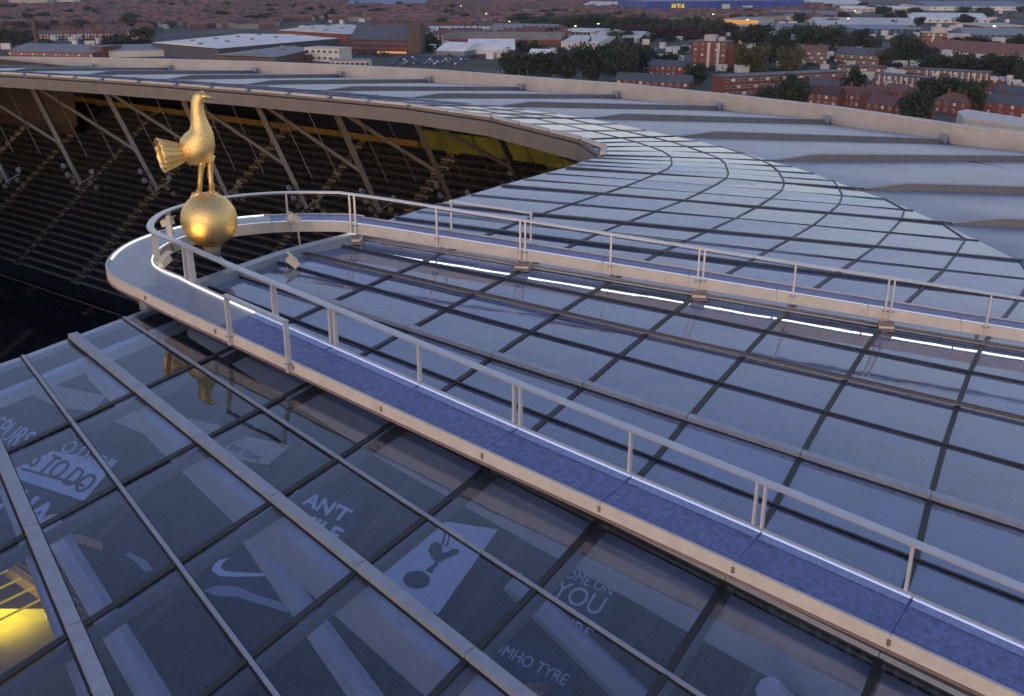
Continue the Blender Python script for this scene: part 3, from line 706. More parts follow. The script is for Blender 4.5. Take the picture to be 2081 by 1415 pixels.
# ------------------------------------------------------------------ golden bird on its ball
BC = Vector((0,0,CZ)) + ray(425, 447)*32.3
PX = 1/62.0; VX = 1/60.6
bird = empty('golden_cockerel_statue', (BC.x, BC.y, BC.z-.91), 'golden cockerel statue standing on a golden ball inside the walkway loop', 'statue')
def bp_(x, y, dy=0.0):
    r_ = ray(x, y); return Vector((0,0,CZ)) + r_*(BC.y/r_.y) + Vector((0, dy*PX, 0))
ball = bmesh.new(); bmesh.ops.create_uvsphere(ball, u_segments=56, v_segments=36, radius=.905)
me = bpy.data.meshes.new('ball'); ball.to_mesh(me); ball.free(); me.materials.append(M['gold']); me.polygons.foreach_set('use_smooth', [True]*len(me.polygons))
for v in me.vertices: v.co = v.co + BC
link('ball', me, bird)
def loft(rings, n=22, dep=.82, name='body', flute=None):
    rows = []
    for i, (x, y, w) in enumerate(rings):
        x0, y0, _ = rings[max(i-1, 0)]; x1, y1, _ = rings[min(i+1, len(rings)-1)]
        d = Vector((x1-x0, 0, -(y1-y0))).normalized(); sd2 = Vector((d.z, 0, -d.x)); rows.append([])
        for k in range(n):
            t = 2*math.pi*k/n; rows[-1].append(bp_(x, y)+(sd2*math.cos(t)*w*PX + Vector((0,1,0))*math.sin(t)*w*PX*dep))
    mb = MB(); mb.strip(rows, True); mb.f.append(tuple(range(n-1, -1, -1))); mb.f.append(tuple(len(mb.v)-n+k for k in range(n)))
    return mb.build(name, M['gold'], bird, True)
loft([(392,335,5),(393,331,17),(395,324,27),(397,314,32),(399,303,34.5),(402,291,34),(405,280,30),(407,270,25.5),(407,261,21),(405,251,17.5),(403,240,15),(401.5,228,13.6),(401,216,12.8),(401.5,207,12.3),(404,200,12),(407.5,195,10.5),(411,191.5,7.5),(413.5,190,3)])
def tubepx(pts, rs, name, n=10): return MB().tube([bp_(*p) for p in pts], [r*PX for r in rs], n).build(name, M['gold'], bird, True)
tubepx([(411,196),(419,196.5),(426,198.5),(431,200)], [8,5.2,2.6,.5], 'beak')
mb = MB()
for i, (x, y, h) in enumerate(((399,197,3),(404,192,5),(409,188.5,5),(413,187.5,3.5))): mb.tube([bp_(x,y+3), bp_(x-.5,y-h)], [3.2*PX, .8*PX], 6)
mb.build('comb', M['gold'], bird, True)
tubepx([(412,199),(413,206),(412,212)], [4,4.5,1.5], 'wattle')
# tail: a fluted shell that opens to the left
rows = []; NF = 48
for shell, sgn in ((0, 0.0), (1, -1.0)):
    rr = []
    for i in range(9):
        u = i/8; cx, cy = 388-50*u, 310-1.5*u; hv = 9+25*u**.8; hd = 7+13*u**.8
        ring = []
        for k in range(NF):
            t = 2*math.pi*k/NF; fl = 1+.03*u*math.cos(12*t); x = cx - 12*u*math.sin(t)*(.9) + (3.0*math.cos(12*t) if i == 8 else 0)
            r1 = (hv+sgn*1.6)*fl; r2 = (hd+sgn*1.6)*fl
            q = r2*math.cos(t); ring.append(bp_(cx + 8*u*math.sin(t)*-1 - .62*q + (1.1*math.cos(12*t) if i == 8 else 0), cy - r1*math.sin(t), .78*q - 40*u))
        rr.append(ring)
    rows.append(rr)
mb = MB(); mb.strip(rows[0]+rows[1][::-1], True); mb.build('tail', M['gold'], bird, True)
for k in range(9):
    t = math.pi*(k+.5)/9 - math.pi/2
    def tp(u, grow):
        q = (7+13*u**.8+grow)*math.cos(t); return bp_(388-50*u-8*u*math.sin(t)+.62*q, 310-1.5*u-(9+25*u**.8+grow)*math.sin(t), -.78*q-40*u)
    MB().tube([tp(.05, .3), tp(.4, .5), tp(.75, .5), tp(1.0, .4)], [.010, .018, .022, .016], 6).build('tail_feather', M['gold'], bird, True)
for k in range(7):                                    # ragged feathers under the rump
    tubepx([(383+k*5, 326), (381+k*5.2, 334+(k % 2)*4)], [5.5, 1.2], 'rump_feather', 7)
tubepx([(412,322,-6),(412,333,-6),(410,345,-5),(408,368,-4),(405.5,391,-3)], [11,8,5.6,5.0,5.4], 'leg', 12)
tubepx([(424,318,7),(424.5,330,7),(425.5,345,6),(427,368,5),(429,391,4)], [11,8,5.6,5.0,5.4], 'leg', 12)
for (x, dy) in ((405.5,-3), (429,4)):
    tubepx([(x,386,dy),(x,393,dy),(x+(1 if x > 420 else -1)*5,400,dy)], [5.5,7.5,12], 'foot', 12)
    for ddx in (-9, 3, 10): tubepx([(x,390,dy),(x+ddx,394,dy-6),(x+ddx*1.5,398,dy-12)], [3.2,2.6,1.2], 'toe', 6)
# stand below the ball
cb = BC+Vector((0,0,-.86))
MB().tube([cb, cb+Vector((0,0,-.45))], [.30,.22], 14).build('stem', M['struts'], bird, True)
for q in ((-9.15,31.6),):
    MB().tube([cb+Vector((0,0,-.28)), (q[0], q[1], ZI-.25)], .11, 8).build('prop', M['post'], bird, True)

# spotlights that wash the statue
def spot(P, aim, foot, label, e):
    t = empty('spotlight', foot, label, 'spotlight', 'spotlights round the statue')
    P, aim = Vector(P), Vector(aim); d = (aim-P).normalized()
    MB().tube([Vector(foot), P-d*.16], .035, 6).build('arm', M['post'], t)
    MB().bar(P-d*.24, P+d*.20, .20, .22).build('lamp_head', M['lampbody'], t)
    MB().bar(P-d*.10, P+d*.34, .24, .02, dz=.14).build('visor', M['lampbody'], t)
    l = bpy.data.lights.new('spot_bulb', 'SPOT'); l.energy = e; l.color = (1, .62, .22); l.spot_size = R(50); l.spot_blend = .6; l.shadow_soft_size = .12
    o = bpy.data.objects.new('spot_bulb', l); col.objects.link(o); o.parent = t
    o.location = (P+d*.36) - Vector(foot); o.rotation_euler = (-d).to_track_quat('Z', 'Y').to_euler()
d_ = 31.0
sp = lambda x, y, d: Vector((0,0,CZ)) + ray(x, y)*d
P1 = sp(335, 530, 30.6); spot(P1, BC, (P1.x-.12, P1.y-.1, 51.35), 'cream spotlight low on the loop, left below the golden ball', 55)
P2 = sp(341, 452, 33.2); spot(P2, BC+Vector((0,0,.3)), (P2.x-.05, P2.y+.2, 51.35), 'cream spotlight on a stub post left of the golden ball', 30)
P3 = sp(597, 445, 35.2); spot(P3, BC+Vector((0,0,1.6)), (P3.x+.12, P3.y+.15, P3.z-1.1), 'cream spotlight on the pole right of the golden ball', 30)
P4 = sp(594, 532, 33.2); spot(P4, BC+Vector((0,0,1.0)), (P4.x+.02, P4.y+.05, P4.z-.3), 'small spotlight on the roof edge inside the loop', 20)

# ------------------------------------------------------------------ the town
M['brick'] = mat('red_brick', (.20, .065, .05), .85, var=.18, scale=.6, rnd=.12)
M['brown'] = mat('brown_brick', (.10, .066, .056), .85, var=.2, scale=.6, rnd=.15)
M['greywall'] = mat('grey_render', (.22, .21, .20), .85, var=.3, scale=.05)
M['brownroof'] = mat('brown_roof_tile', (.080, .064, .064), .8, var=.4, scale=.06)
M['render'] = mat('white_render', (.50, .47, .44), .8, var=.1, scale=.4, rnd=.1)
M['cream'] = mat('cream_cladding', (.44, .40, .36), .8, var=.12, scale=.3)
M['slate'] = mat('slate_roof', (.085, .09, .105), .7, var=.2, scale=.5, rnd=.15)
M['tile'] = mat('red_roof_tile', (.13, .066, .055), .8, var=.35, scale=.8, rnd=.4)
M['shed'] = mat('pale_shed_roof', (.60, .58, .56), .6, var=.18, scale=.08, rnd=.25)
M['greyshed'] = mat('grey_shed_roof', (.17, .175, .19), .6, var=.15, scale=.1, rnd=.2)
M['blue'] = mat('blue_cladding', (.035, .065, .30), .5, var=.12, scale=.05)
M['bluegrey'] = mat('blue_grey_cladding', (.10, .14, .24), .6, var=.15, scale=.1)
M['white'] = mat('white_window_frame', (.58, .56, .54), .6, rnd=.15)
M['litwin'] = mat('lit_sign', (.6, .3, .1), .6, emit=(1, .45, .12), estr=.25)
M['yel'] = mat('yellow_letters', (.75, .55, .05), .6, emit=(1, .75, .1), estr=.25)
M['lamp'] = mat('street_lamp_light', (1, .8, .5), .5, emit=(1, .72, .38), estr=3.0)
M['bark'] = mat('bark', (.05, .04, .032), .9, var=.2)
M['road'] = mat('asphalt', (.05, .05, .053), .9, var=.2, scale=.2)
def leafmat(n, c):
    m = mat(n, c, .75, var=.45, scale=.35, rnd=.28); return m
M['leaf'] = leafmat('dark_leaf', (.028, .038, .018)); M['olive'] = leafmat('olive_leaf', (.075, .065, .026)); M['leaf2'] = leafmat('green_leaf', (.036, .052, .022)); M['plum'] = leafmat('copper_leaf', (.055, .026, .024))
G = lambda x, y: at_z(x, y, 0.0)

def frame(L, Rr):
    A, B = G(*L), G(*Rr); d = (B-A); w = d.length; return A, math.atan2(d.y, d.x), w
def put(mb, name, m, t, smooth=False): return link(name, mb.mesh(name, m, smooth), t, (0, 0, 0))
def gable(w, dp, h, rh, ov=.4):
    mb = MB(); y0, y1, ym = -ov, dp+ov, dp/2
    mb.add([(-ov,y0,h-.15),(w+ov,y0,h-.15),(w+ov,ym,h+rh),(-ov,ym,h+rh),(-ov,y1,h-.15),(w+ov,y1,h-.15),(-ov,y0,h-.4),(w+ov,y0,h-.4),(-ov,y1,h-.4),(w+ov,y1,h-.4)],
           [(0,1,2,3),(3,2,5,4),(6,7,1,0),(4,5,9,8),(0,3,4),(1,5,2)]); return mb
def hip(w, dp, h, rh, ov=.4):
    k = min(dp/2, w/2-.3); return MB().add([(-ov,-ov,h),(w+ov,-ov,h),(w+ov,dp+ov,h),(-ov,dp+ov,h),(k,dp/2,h+rh),(w-k,dp/2,h+rh)], [(0,1,5,4),(1,2,5),(2,3,4,5),(3,0,4),(3,2,1,0)])
def building(name, label, cat, L, Rr, depth, hpx, wall, roofm, roof='flat', rh=3.0, win=None, group=None, chim=0, bands=None, side=None, h=None):
    A, ang, w = frame(L, Rr)
    h = h or px_h(hpx, A, L[1]); t = empty(name, (A.x, A.y, 0), label, cat, group, ang)
    mb = MB().abox(0, w, 0, depth, 0, h)
    if roof == 'gable': mb.add([(0,0,h),(0,depth,h),(0,depth/2,h+rh-.1),(w,0,h),(w,depth,h),(w,depth/2,h+rh-.1)], [(0,2,1),(3,4,5)])
    put(mb, 'wall', wall, t)
    if roof == 'flat': put(MB().abox(-.3, w+.3, -.3, depth+.3, h, h+.5), 'roof', roofm, t)
    elif roof == 'gable': put(gable(w, depth, h, rh), 'roof', roofm, t)
    elif roof == 'hip': put(hip(w, depth, h, rh), 'roof', roofm, t)
    elif roof == 'arch':
        rows = []
        for i in range(13):
            u = i/12; rows.append([(-.3, depth*u, h+rh*math.sin(math.pi*u)), (w+.3, depth*u, h+rh*math.sin(math.pi*u))])
        o = MB().strip(rows); o.f += [tuple(range(0, 26, 2)), tuple(range(25, 0, -2))]; put(o, 'roof', roofm, t)
    elif roof == 'saw':
        n = max(2, int(depth/14)); o = MB()
        for i in range(n):
            y0, y1 = depth*i/n, depth*(i+1)/n; o.add([(0,y0,h),(w,y0,h),(w,y0+.5,h+rh),(0,y0+.5,h+rh),(0,y1,h),(w,y1,h)], [(0,1,2,3),(3,2,5,4),(0,3,4),(1,5,2)])
        put(o, 'roof', roofm, t)
    if win:
        nr, nc, ww, wh, m = win; fl = h/nr
        fme = MB().abox(-ww/2, ww/2, -.10, .05, -wh/2, wh/2).mesh('window', m)
        pme = MB().abox(-ww/2+.15, -.06, -.13, -.08, -wh/2+.15, wh/2-.15).abox(.06, ww/2-.15, -.13, -.08, -wh/2+.15, wh/2-.15).mesh('pane', M['pane'] if m is not M['litwin'] else m)
        for r_ in range(nr):
            for c in range(nc):
                o = link('window', fme, t, (w*(c+.5)/nc, 0, fl*(r_+.55)))
                if ww*wh > 1.5 and (r_+c) % 3 != 0: link('pane', pme, o, (0, 0, 0))
    if bands:
        for (u0, u1, z0, z1, m) in bands: put(MB().abox(w*u0, w*u1, -.22, -.02, h*z0, h*z1), 'wall_panel', m, t)
    for q in range(chim):
        put(MB().abox(w*(q+.5)/chim-.5, w*(q+.5)/chim+.5, depth*.5-.4, depth*.5+.4, h+rh*.6, h+rh+1.2).abox(w*(q+.5)/chim-.3, w*(q+.5)/chim+.3, depth*.5-.2, depth*.5+.2, h+rh+1.2, h+rh+1.7), 'chimney', M['brick'], t)
    return t, w, h, depth
def slab(name, label, cat, px, z, wall, roofm, group=None, rise=0.0, vents=0):
    P = [at_z(x, y, z) for x, y in px]; c = sum(P, Vector())/len(P)
    t = empty(name, (c.x, c.y, 0), label, cat, group)
    n = len(P); ar = sum((P[i]-P[0]).cross(P[(i+1) % n]-P[0]).z for i in range(n)); P = P if ar > 0 else P[::-1]
    MB().prism([(p.x, p.y, 0) for p in P], [(p.x, p.y, z-.5) for p in P]).build('wall', wall, t)
    if rise and n == 4:
        a, b = (P[0]+P[3])/2+Vector((0,0,rise)), (P[1]+P[2])/2+Vector((0,0,rise))
        MB().add([P[0], P[1], b, a, P[2], P[3], ], [(0,1,2,3),(3,2,4,5),(0,3,5),(1,4,2),(5,4,1,0)]).build('roof', roofm, t)
    else: MB().prism([p-Vector((0,0,.49)) for p in P], P).build('roof', roofm, t)
    for q in range(vents):
        u = (q+.5)/vents; e = P[0].lerp(P[1], u).lerp(P[3 % n].lerp(P[2], u), .35+.3*(q % 2))
        MB().box(e+Vector((0,0,.6+rise*.6)), (1.4,0,0), (0,1.4,0), (0,0,.7)).build('roof_vent', M['greyshed'], t)
    return t

B = building
B('brick_flats', 'long three storey red brick flats with white windows behind the parapet', 'flats', (1470,199), (1717,186), 11, 41, M['brick'], M['slate'], 'flat', win=(3, 22, 2.3, 1.5, M['white']))
B('brick_flats', 'red flats striped with white vertical panels, left of the pair', 'flats', (1776,173), (1878,183), 10, 22, M['brick'], M['slate'], 'flat', win=(2, 9, 1.4, 1.6, M['white']), bands=[((i+.68)/9, (i+.98)/9, .02, .98, M['white']) for i in range(9)])
B('brick_flats', 'red flats with white panels behind trees, right of the pair', 'flats', (1872,162), (2006,170), 10, 20, M['brick'], M['slate'], 'flat', win=(2, 11, 1.4, 1.5, M['white']), bands=[((i+.7)/11, (i+.98)/11, .02, .98, M['white']) for i in range(11)])
t, w, h, dp = B('tower_block', 'five storey red brick tower with pale balcony strips among trees', 'tower', (1404,138), (1474,141), 16, 53, M['brick'], M['slate'], 'flat', win=(5, 5, 1.6, 1.4, M['white']), bands=[(.44,.52,.05,.98,M['render']),(.72,.80,.05,.98,M['render'])])
put(MB().abox(w*.3, w*.62, 3, 10, h+.5, h+4.2).abox(w*.7, w*.85, 4, 9, h+.5, h+3), 'roof_house', M['cream'], t)
put(MB().abox(w+.02, w+9, 3, 15, 0, h*.82), 'side_wing', M['brick'], t)
B('brick_flats', 'short red flats with pale window bands beside the tower', 'flats', (1630,131), (1679,132), 12, 26, M['brick'], M['tile'], 'gable', 4, win=(3, 7, 1.9, 1.6, M['white']))
B('brick_flats', 'long red flats with pale window band and slate roof', 'flats', (1695,129), (1784,135), 12, 20, M['brick'], M['slate'], 'gable', 4.5, win=(2, 14, 1.8, 1.7, M['white']))
B('brick_flats', 'low dark red flats half hidden by trees in front of the slate roofed flats', 'flats', (1700,148), (1880,154), 9, 13, M['brick'], M['slate'], 'flat', win=(1, 20, 2.0, 1.5, M['white']))
B('terrace', 'long low terrace with a continuous red tiled roof at the right edge', 'terrace', (1885,108), (2110,125), 14, 9, M['cream'], M['tile'], 'gable', 7, win=(1, 26, 1.6, 1.6, M['pane']))
t, w, h, dp = B('office_block', 'white and red office block on the far right above the red roofed terrace', 'office', (1872,94), (1922,95), 22, 27, M['brick'], M['cream'], 'flat', win=(3, 6, 2.2, 1.6, M['white']), bands=[(.38,.5,.3,.98,M['render'])])
put(MB().abox(w+.02, w+18, 0, 20, 0, h*.92), 'side_wing', M['render'], t); put(MB().abox(w*.4, w*.9, 4, 14, h+.5, h+4), 'roof_house', M['cream'], t)
t, w, h, dp = B('brick_mill', 'large red brick mill with grey pitched roof and dark stair tower', 'mill', (714,108), (832,110), 34, 30, M['brick'], M['slate'], 'gable', 9, win=(3, 15, 2.6, 2.2, M['pane']), bands=[(.45,.95,.02,.16,M['litwin'])])
put(MB().abox(w+.02, w+9, 0, 12, 0, h+11), 'stair_tower', M['brown'], t)
B('office_block', 'small white block with red brick base right behind the parapet', 'office', (620,124), (690,127), 16, 26, M['render'], M['render'], 'flat', win=(2, 6, 2.4, 1.4, M['pane']))
B('brick_shop', 'low red brick building left of the small white block', 'shop', (566,122), (622,126), 14, 14, M['brick'], M['render'], 'flat', win=(1, 6, 1.6, 1.6, M['white']))
B('brick_shop', 'low cream building with dark openings just over the parapet', 'shop', (672,140), (752,140), 12, 16, M['cream'], M['greyshed'], 'flat', win=(1, 8, 2.2, 2.2, M['pane']))
B('factory', 'long brick factory with a grey roof at the left edge', 'factory', (18,116), (190,121), 40, 13, M['brick'], M['greyshed'], 'gable', 4, win=(1, 22, 2.0, 1.2, M['white']))
put(MB().abox(-62, -59.5, 10, 12.5, 0, 26), 'chimney_stack', M['brown'], B('brick_shop', 'square brick block at the end of the long factory', 'shop', (184,118), (210,119), 20, 22, M['brick'], M['slate'], 'flat', win=(2, 2, 2, 1.6, M['pane']))[0])
B('warehouse', 'pale blue walled warehouse right of the brick factory', 'warehouse', (211,118), (352,114), 40, 14, M['shed'], M['greyshed'], 'gable', 3)
slab('warehouse', 'big warehouse with a broad off-white roof left of the brick mill', 'warehouse', [(308,87),(490,69),(690,78),(444,99)], 9, M['slate'], M['shed'], rise=1.6, vents=9)
slab('warehouse', 'red fronted warehouse with a pale roof behind the off-white one', 'warehouse', [(563,62),(640,51),(790,60),(705,70)], 9, M['brick'], M['shed'], rise=2.5, vents=5)
slab('warehouse', 'low grey warehouse with speckled roof in front of the off-white one', 'warehouse', [(430,112),(560,96),(640,100),(560,117)], 7, M['brown'], M['greyshed'], rise=1.5, vents=4)
B('warehouse', 'grey arched roof shed right of the brick mill', 'warehouse', (886,112), (944,114), 46, 9, M['greyshed'], M['shed'], 'arch', 5)
B('warehouse', 'pale arched shed beside the grey arched one', 'warehouse', (950,110), (1046,110), 60, 9, M['shed'], M['shed'], 'arch', 6)
B('warehouse', 'long red walled sawtooth shed behind the arched sheds', 'warehouse', (900,90), (1140,92), 60, 10, M['brick'], M['greyshed'], 'saw', 4)
B('warehouse', 'white walled warehouse between the red sheds and the trees', 'warehouse', (1140,101), (1214,104), 50, 16, M['render'], M['shed'], 'gable', 4)
for i, (L, Rr, d_, hp, wl_, rf, ty, rh, lab) in enumerate([
    ((860,76),(985,77),70,8,'cream','shed','gable',5,'pale low warehouse behind the brick mill, with ridge roof'),
    ((985,74),(1120,76),80,9,'shed','greyshed','gable',6,'grey ridge roofed warehouse behind the sawtooth shed'),
    ((1125,76),(1200,78),60,12,'cream','shed','flat',2,'cream warehouse with small chimney behind the white walled one'),
    ((1205,84),(1300,86),60,9,'shed','shed','gable',4,'pale warehouse left of the dark trees in the middle'),
    ((815,45),(905,46),50,10,'brick','tile','gable',4,'red brick range far behind the mill'),
    ((720,66),(790,67),60,6,'shed','shed','flat',2,'flat white shed just behind the mill roof'),
    ((940,58),(1080,60),90,6,'greyshed','greyshed','gable',5,'dark grey low shed in the middle distance'),
    ((1035,22),(1150,23),90,8,'cream','greyshed','flat',2,'distant cream shed left of the blue store'),
    ((1180,20),(1290,22),90,9,'bluegrey','shed','gable',5,'distant blue grey shed left of the blue store'),
    ((1560,40),(1700,42),110,8,'shed','greyshed','gable',5,'long grey shed right of the orange sign'),
    ((1660,56),(1860,58),110,7,'greyshed','shed','gable',5,'long pale roofed shed in the right distance'),
    ((1740,72),(1870,72),80,12,'bluegrey','bluegrey','flat',2,'blue sided shed left of the white office block'),
    ((1560,66),(1660,66),70,7,'cream','greyshed','gable',4,'cream shed in front of the long grey shed'),
    ((1850,46),(2010,48),120,8,'shed','shed','gable',5,'white roofed shed at far right'),
    ((1960,78),(2090,80),80,9,'bluegrey','greyshed','gable',4,'blue grey shed at the right edge'),
    ((2000,62),(2100,62),80,7,'brick','cream','flat',2,'red fronted shed at the right edge'),
    ((1700,24),(1860,25),110,7,'cream','shed','flat',2,'distant cream shed with lamps beyond the long grey shed'),
    ((1890,22),(2090,22),130,9,'shed','bluegrey','gable',6,'distant blue roofed shed in the top right corner'),
    ((1640,16),(1760,16),120,7,'greyshed','shed','gable',6,'far shed just right of the blue store'),
    ((700,18),(860,18),140,8,'slate','bluegrey','gable',6,'far dark shed along the top of the town'),
    ((880,14),(1010,14),120,7,'cream','greyshed','flat',2,'far cream block at the top of the town'),
    ((20,16),(100,16),40,16,'cream','slate','flat',2,'far cream block of flats at the top left'),
    ((115,15),(150,15),30,18,'render','slate','flat',2,'far white slab block at the top left'),
    ((190,22),(275,22),40,8,'orangebrick','tile','gable',4,'far orange brick range at the top left')]):
    if wl_ == 'orangebrick': M['orangebrick'] = mat('orange_brick', (.30, .14, .09), .85, var=.2, scale=.2)  # orange toned brick for the far range
    B('warehouse', lab, 'warehouse', L, Rr, d_, hp, M[wl_], M[rf], ty, rh, win=(1 if hp < 12 else 3, 10, 3.0, 1.6, M['pane']))
t, w, h, dp = B('blue_store', 'huge dark blue store with yellow lettering at the top of the town', 'store', (1312,29), (1632,25), 110, 25, M['blue'], M['bluegrey'], 'flat')
def wall_text(s, t, x, z, hgt, m, y=-.35):
    cu = bpy.data.curves.new('txt', 'FONT'); cu.body = s; cu.extrude = .06; cu.offset = .02; cu.size = 1
    tmp = bpy.data.objects.new('txt', cu); me = bpy.data.meshes.new_from_object(tmp); bpy.data.objects.remove(tmp); bpy.data.curves.remove(cu)
    for v in me.vertices: a, b, c = v.co; v.co = (x+a*hgt, y-c*hgt, z+b*hgt)
    me.materials.clear(); me.materials.append(m); return link('lettering', me, t, (0, 0, 0))
wall_text('IKEA', t, w*.155, h*.38, h*.62, M['yel'])
put(MB().abox(w*.47, w*.52, -.3, -.02, h*.15, h*.75), 'wall_panel', M['render'], t); put(MB().abox(w*.60, w*.665, -.3, -.02, h*.35, h*.62), 'wall_panel', M['cream'], t)
t, w, h, dp = B('sign_store', 'low store with a glowing orange sign board in front of the blue store', 'store', (1470,54), (1540,56), 60, 15, M['cream'], M['greyshed'], 'flat')
put(MB().abox(0, w, -.4, -.02, h*.35, h*.95), 'sign_board', M['litwin'], t); put(MB().abox(w, w+70, 2, 40, 0, h*.4), 'side_wing', M['render'], t)

B('brick_house', 'red brick house with white windows half hidden in the middle tree clump', 'house', (1318,156), (1386,160), 10, 24, M['brick'], M['slate'], 'gable', 3, win=(2, 6, 1.6, 1.6, M['white']))
B('brick_house', 'low slate roofed range at the foot of the middle tree clump', 'house', (1250,172), (1400,180), 9, 11, M['brick'], M['slate'], 'gable', 3.5, win=(1, 10, 1.6, 1.4, M['white']))
B('brick_house', 'small pale roofed house left of the middle tree clump', 'house', (1075,118), (1115,119), 12, 9, M['brick'], M['shed'], 'gable', 3, win=(1, 4, 1.6, 1.4, M['white']))
# houses just over the parapet on the right
hl = [((1640,214),(1700,219),20,'tile','left end red tiled house over the parapet'), ((1702,214),(1745,220),22,'tile','red tiled house with a white lean-to second from the left'),
      ((1750,212),(1788,216),20,'tile','red tiled house in the middle of the roof cluster'), ((1790,209),(1830,214),22,'tile','tall red tiled house right of the roof cluster middle'),
      ((1756,234),(1812,242),18,'tile','red tiled house lowest against the parapet'), ((1815,242),(1868,250),18,'tile','red tiled house against the parapet beside the round tree'),
      ((1895,228),(1962,236),24,'tile','hipped red roofed house right of the round tree'), ((1985,206),(2025,210),18,'tile','red tiled house near the right edge among trees'),
      ((1996,232),(2090,244),22,'slate','slate roofed house at the right edge'), ((2020,212),(2100,220),18,'slate','slate roofed house behind the other at the right edge'),
      ((1645,199),(1702,200),18,'slate','white panelled terrace house left of the round tree')]
for i, (L, Rr, hp, rf, lab) in enumerate(hl):
    B('house', lab, 'house', L, Rr, 9, hp, M['brick'] if i != 10 else M['render'], M[rf], 'hip' if i == 6 else 'gable', 3.4, win=(2, 4, 1.3, 1.4, M['white']), chim=2, group='houses over the parapet', h=5.6)
t = slab('canopy_building', 'cream curved canopy building at the right edge just over the parapet', 'building', [(1946,226),(1965,222),(2110,244),(2125,262),(1960,240)], 13, M['cream'], M['parapet'])
for i in range(7):
    p = at_z(1962+i*19, 254+i*3.0, 9.0); MB().box(p+Vector((0,-.6,0)), (1.7,0,0), (0,.1,0), (0,0,.9)).build('shop_sign', M[('litwin','darkwall','yel','blue','brick','blue','white')[i]], t)

# parked cars, blue and grey, in the yard right of the mill
def car_mesh(m):
    mb = MB(); prof = [(-2.1,.35),(2.1,.35),(2.15,.8),(1.2,.95),(.6,1.45),(-1.0,1.45),(-1.7,.95),(-2.15,.85)]
    mb.prism([(x,-.85,z) for x, z in prof][::-1], [(x,.85,z) for x, z in prof][::-1]); return mb.mesh('car_body', m)
CARM = [mat('car_blue', (.03, .06, .20), .35), mat('car_grey', (.16, .17, .19), .35), mat('car_white', (.45, .45, .47), .35), mat('car_dark', (.02, .02, .03), .3)]
CME = [car_mesh(m) for m in CARM]
WME = MB().tube([(0,-.12,0),(0,.12,0)], .32, 10).mesh('wheel', M['dark'])
GME = MB().prism([(.95,-.87,.98),(.55,-.87,1.38),(-.95,-.87,1.38),(-1.45,-.87,.98)], [(.95,.87,.98),(.55,.87,1.38),(-.95,.87,1.38),(-1.45,.87,.98)]).mesh('car_glass', M['pane'])
CN = ['blue', 'grey', 'white', 'black']
for r_ in range(4):
    for c in range(14):
        if random.random() < .12: continue
        k = random.choice([0,0,0,1,1,2,3]); P = G(800+c*10.5+r_*6, 132-r_*4.6)
        t = empty('parked_car', P, CN[k]+' car parked in the yard right of the brick mill', 'car', 'cars parked in the yard by the mill, '+CN[k], R(80))
        link('body', CME[k], t, (0,0,0)); link('glazing', GME, t, (0,0,0))
        for a in (-1.3, 1.3):
            for b in (-.78, .78): link('wheel', WME, t, (a, b, .32))

# terraces on the left: the nearest 300 houses singly, the rest as one mass
def house_mesh(k):
    w, dp, h, rh = 5.6+.3*k, 8.5, 5.4+.3*(k % 2), 2.8+.3*k; me = bpy.data.meshes.new('terraced_house')
    mb = MB().abox(0, w, 0, dp, 0, h); nf = len(mb.f)
    mb.add(gable(w, dp, h, rh, .05).v, gable(w, dp, h, rh, .05).f); nr = len(mb.f)
    mb.abox(w*.1, w*.3, dp*.4, dp*.6, h+rh*.6, h+rh+1.3); nc = len(mb.f)
    for x in (.2, .6):
        for z in (1.2, 3.6): mb.abox(w*x, w*x+1.3, -.12, .02, z, z+1.3)
    me.from_pydata(mb.v, [], mb.f); me.update()
    for m in (M['brown'] if k % 2 else M['brick'], M['tile'] if k != 2 else M['slate'], M['white']): me.materials.append(m)
    me.polygons.foreach_set('material_index', [0]*nf+[1]*(nr-nf)+[0]*(nc-nr)+[2]*(len(mb.f)-nc)); return me
HME = [house_mesh(k) for k in range(3)]
random.seed(11)
spots = []
Y = 690.0; rowi = 0
while Y < 2300:
    ang = .12*math.sin(rowi*.9)+.10; X = -.60*Y; xr = .02*Y if Y > 900 else -.36*Y
    if Y > 1250: xr = .30*Y
    while X < xr:
        L = random.randint(6, 14)*6.0; gap = random.choice([8, 12, 20])
        n = int(L/6)
        if random.random() > .10:
            for q in range(n):
                spots.append((X+q*6*math.cos(ang), Y+(X+.3*Y)*math.tan(ang)*.25+q*6*math.sin(ang), ang+random.choice([0,0,math.pi/2*0])))
        X += L+gap
    Y += 17 + 9*(rowi % 2) + Y*.006; rowi += 1
BLOCK = [(300,700,60,125),(0,360,84,130),(560,760,45,130)]
def topx(x, y):
    d = y*CP+CZ*SP; return W0/2+F*x/d, H0/2+F*(CZ*CP-y*SP)/d
ok = []
for (x, y, a) in spots:
    u, v = topx(x, y)
    if -60 < u < 1700 and not any(b[0] < u < b[1] and b[2] < v < b[3] for b in BLOCK) and v < 96: ok.append((x, y, a))
ok.sort(key=lambda q: q[1])
for i, (x, y, a) in enumerate(ok[:300]):
    k = (i*7+int(x)) % 3
    o = link('terraced_house', HME[k], None, (x, y, 0)); o.rotation_euler = (0, 0, a)
    tag(o, 'small terraced house with '+('red tiled' if k != 2 else 'slate')+' roof in the packed rows at upper left', 'house', 'terraced houses in the town, '+('red tiled' if k != 2 else 'slate'))
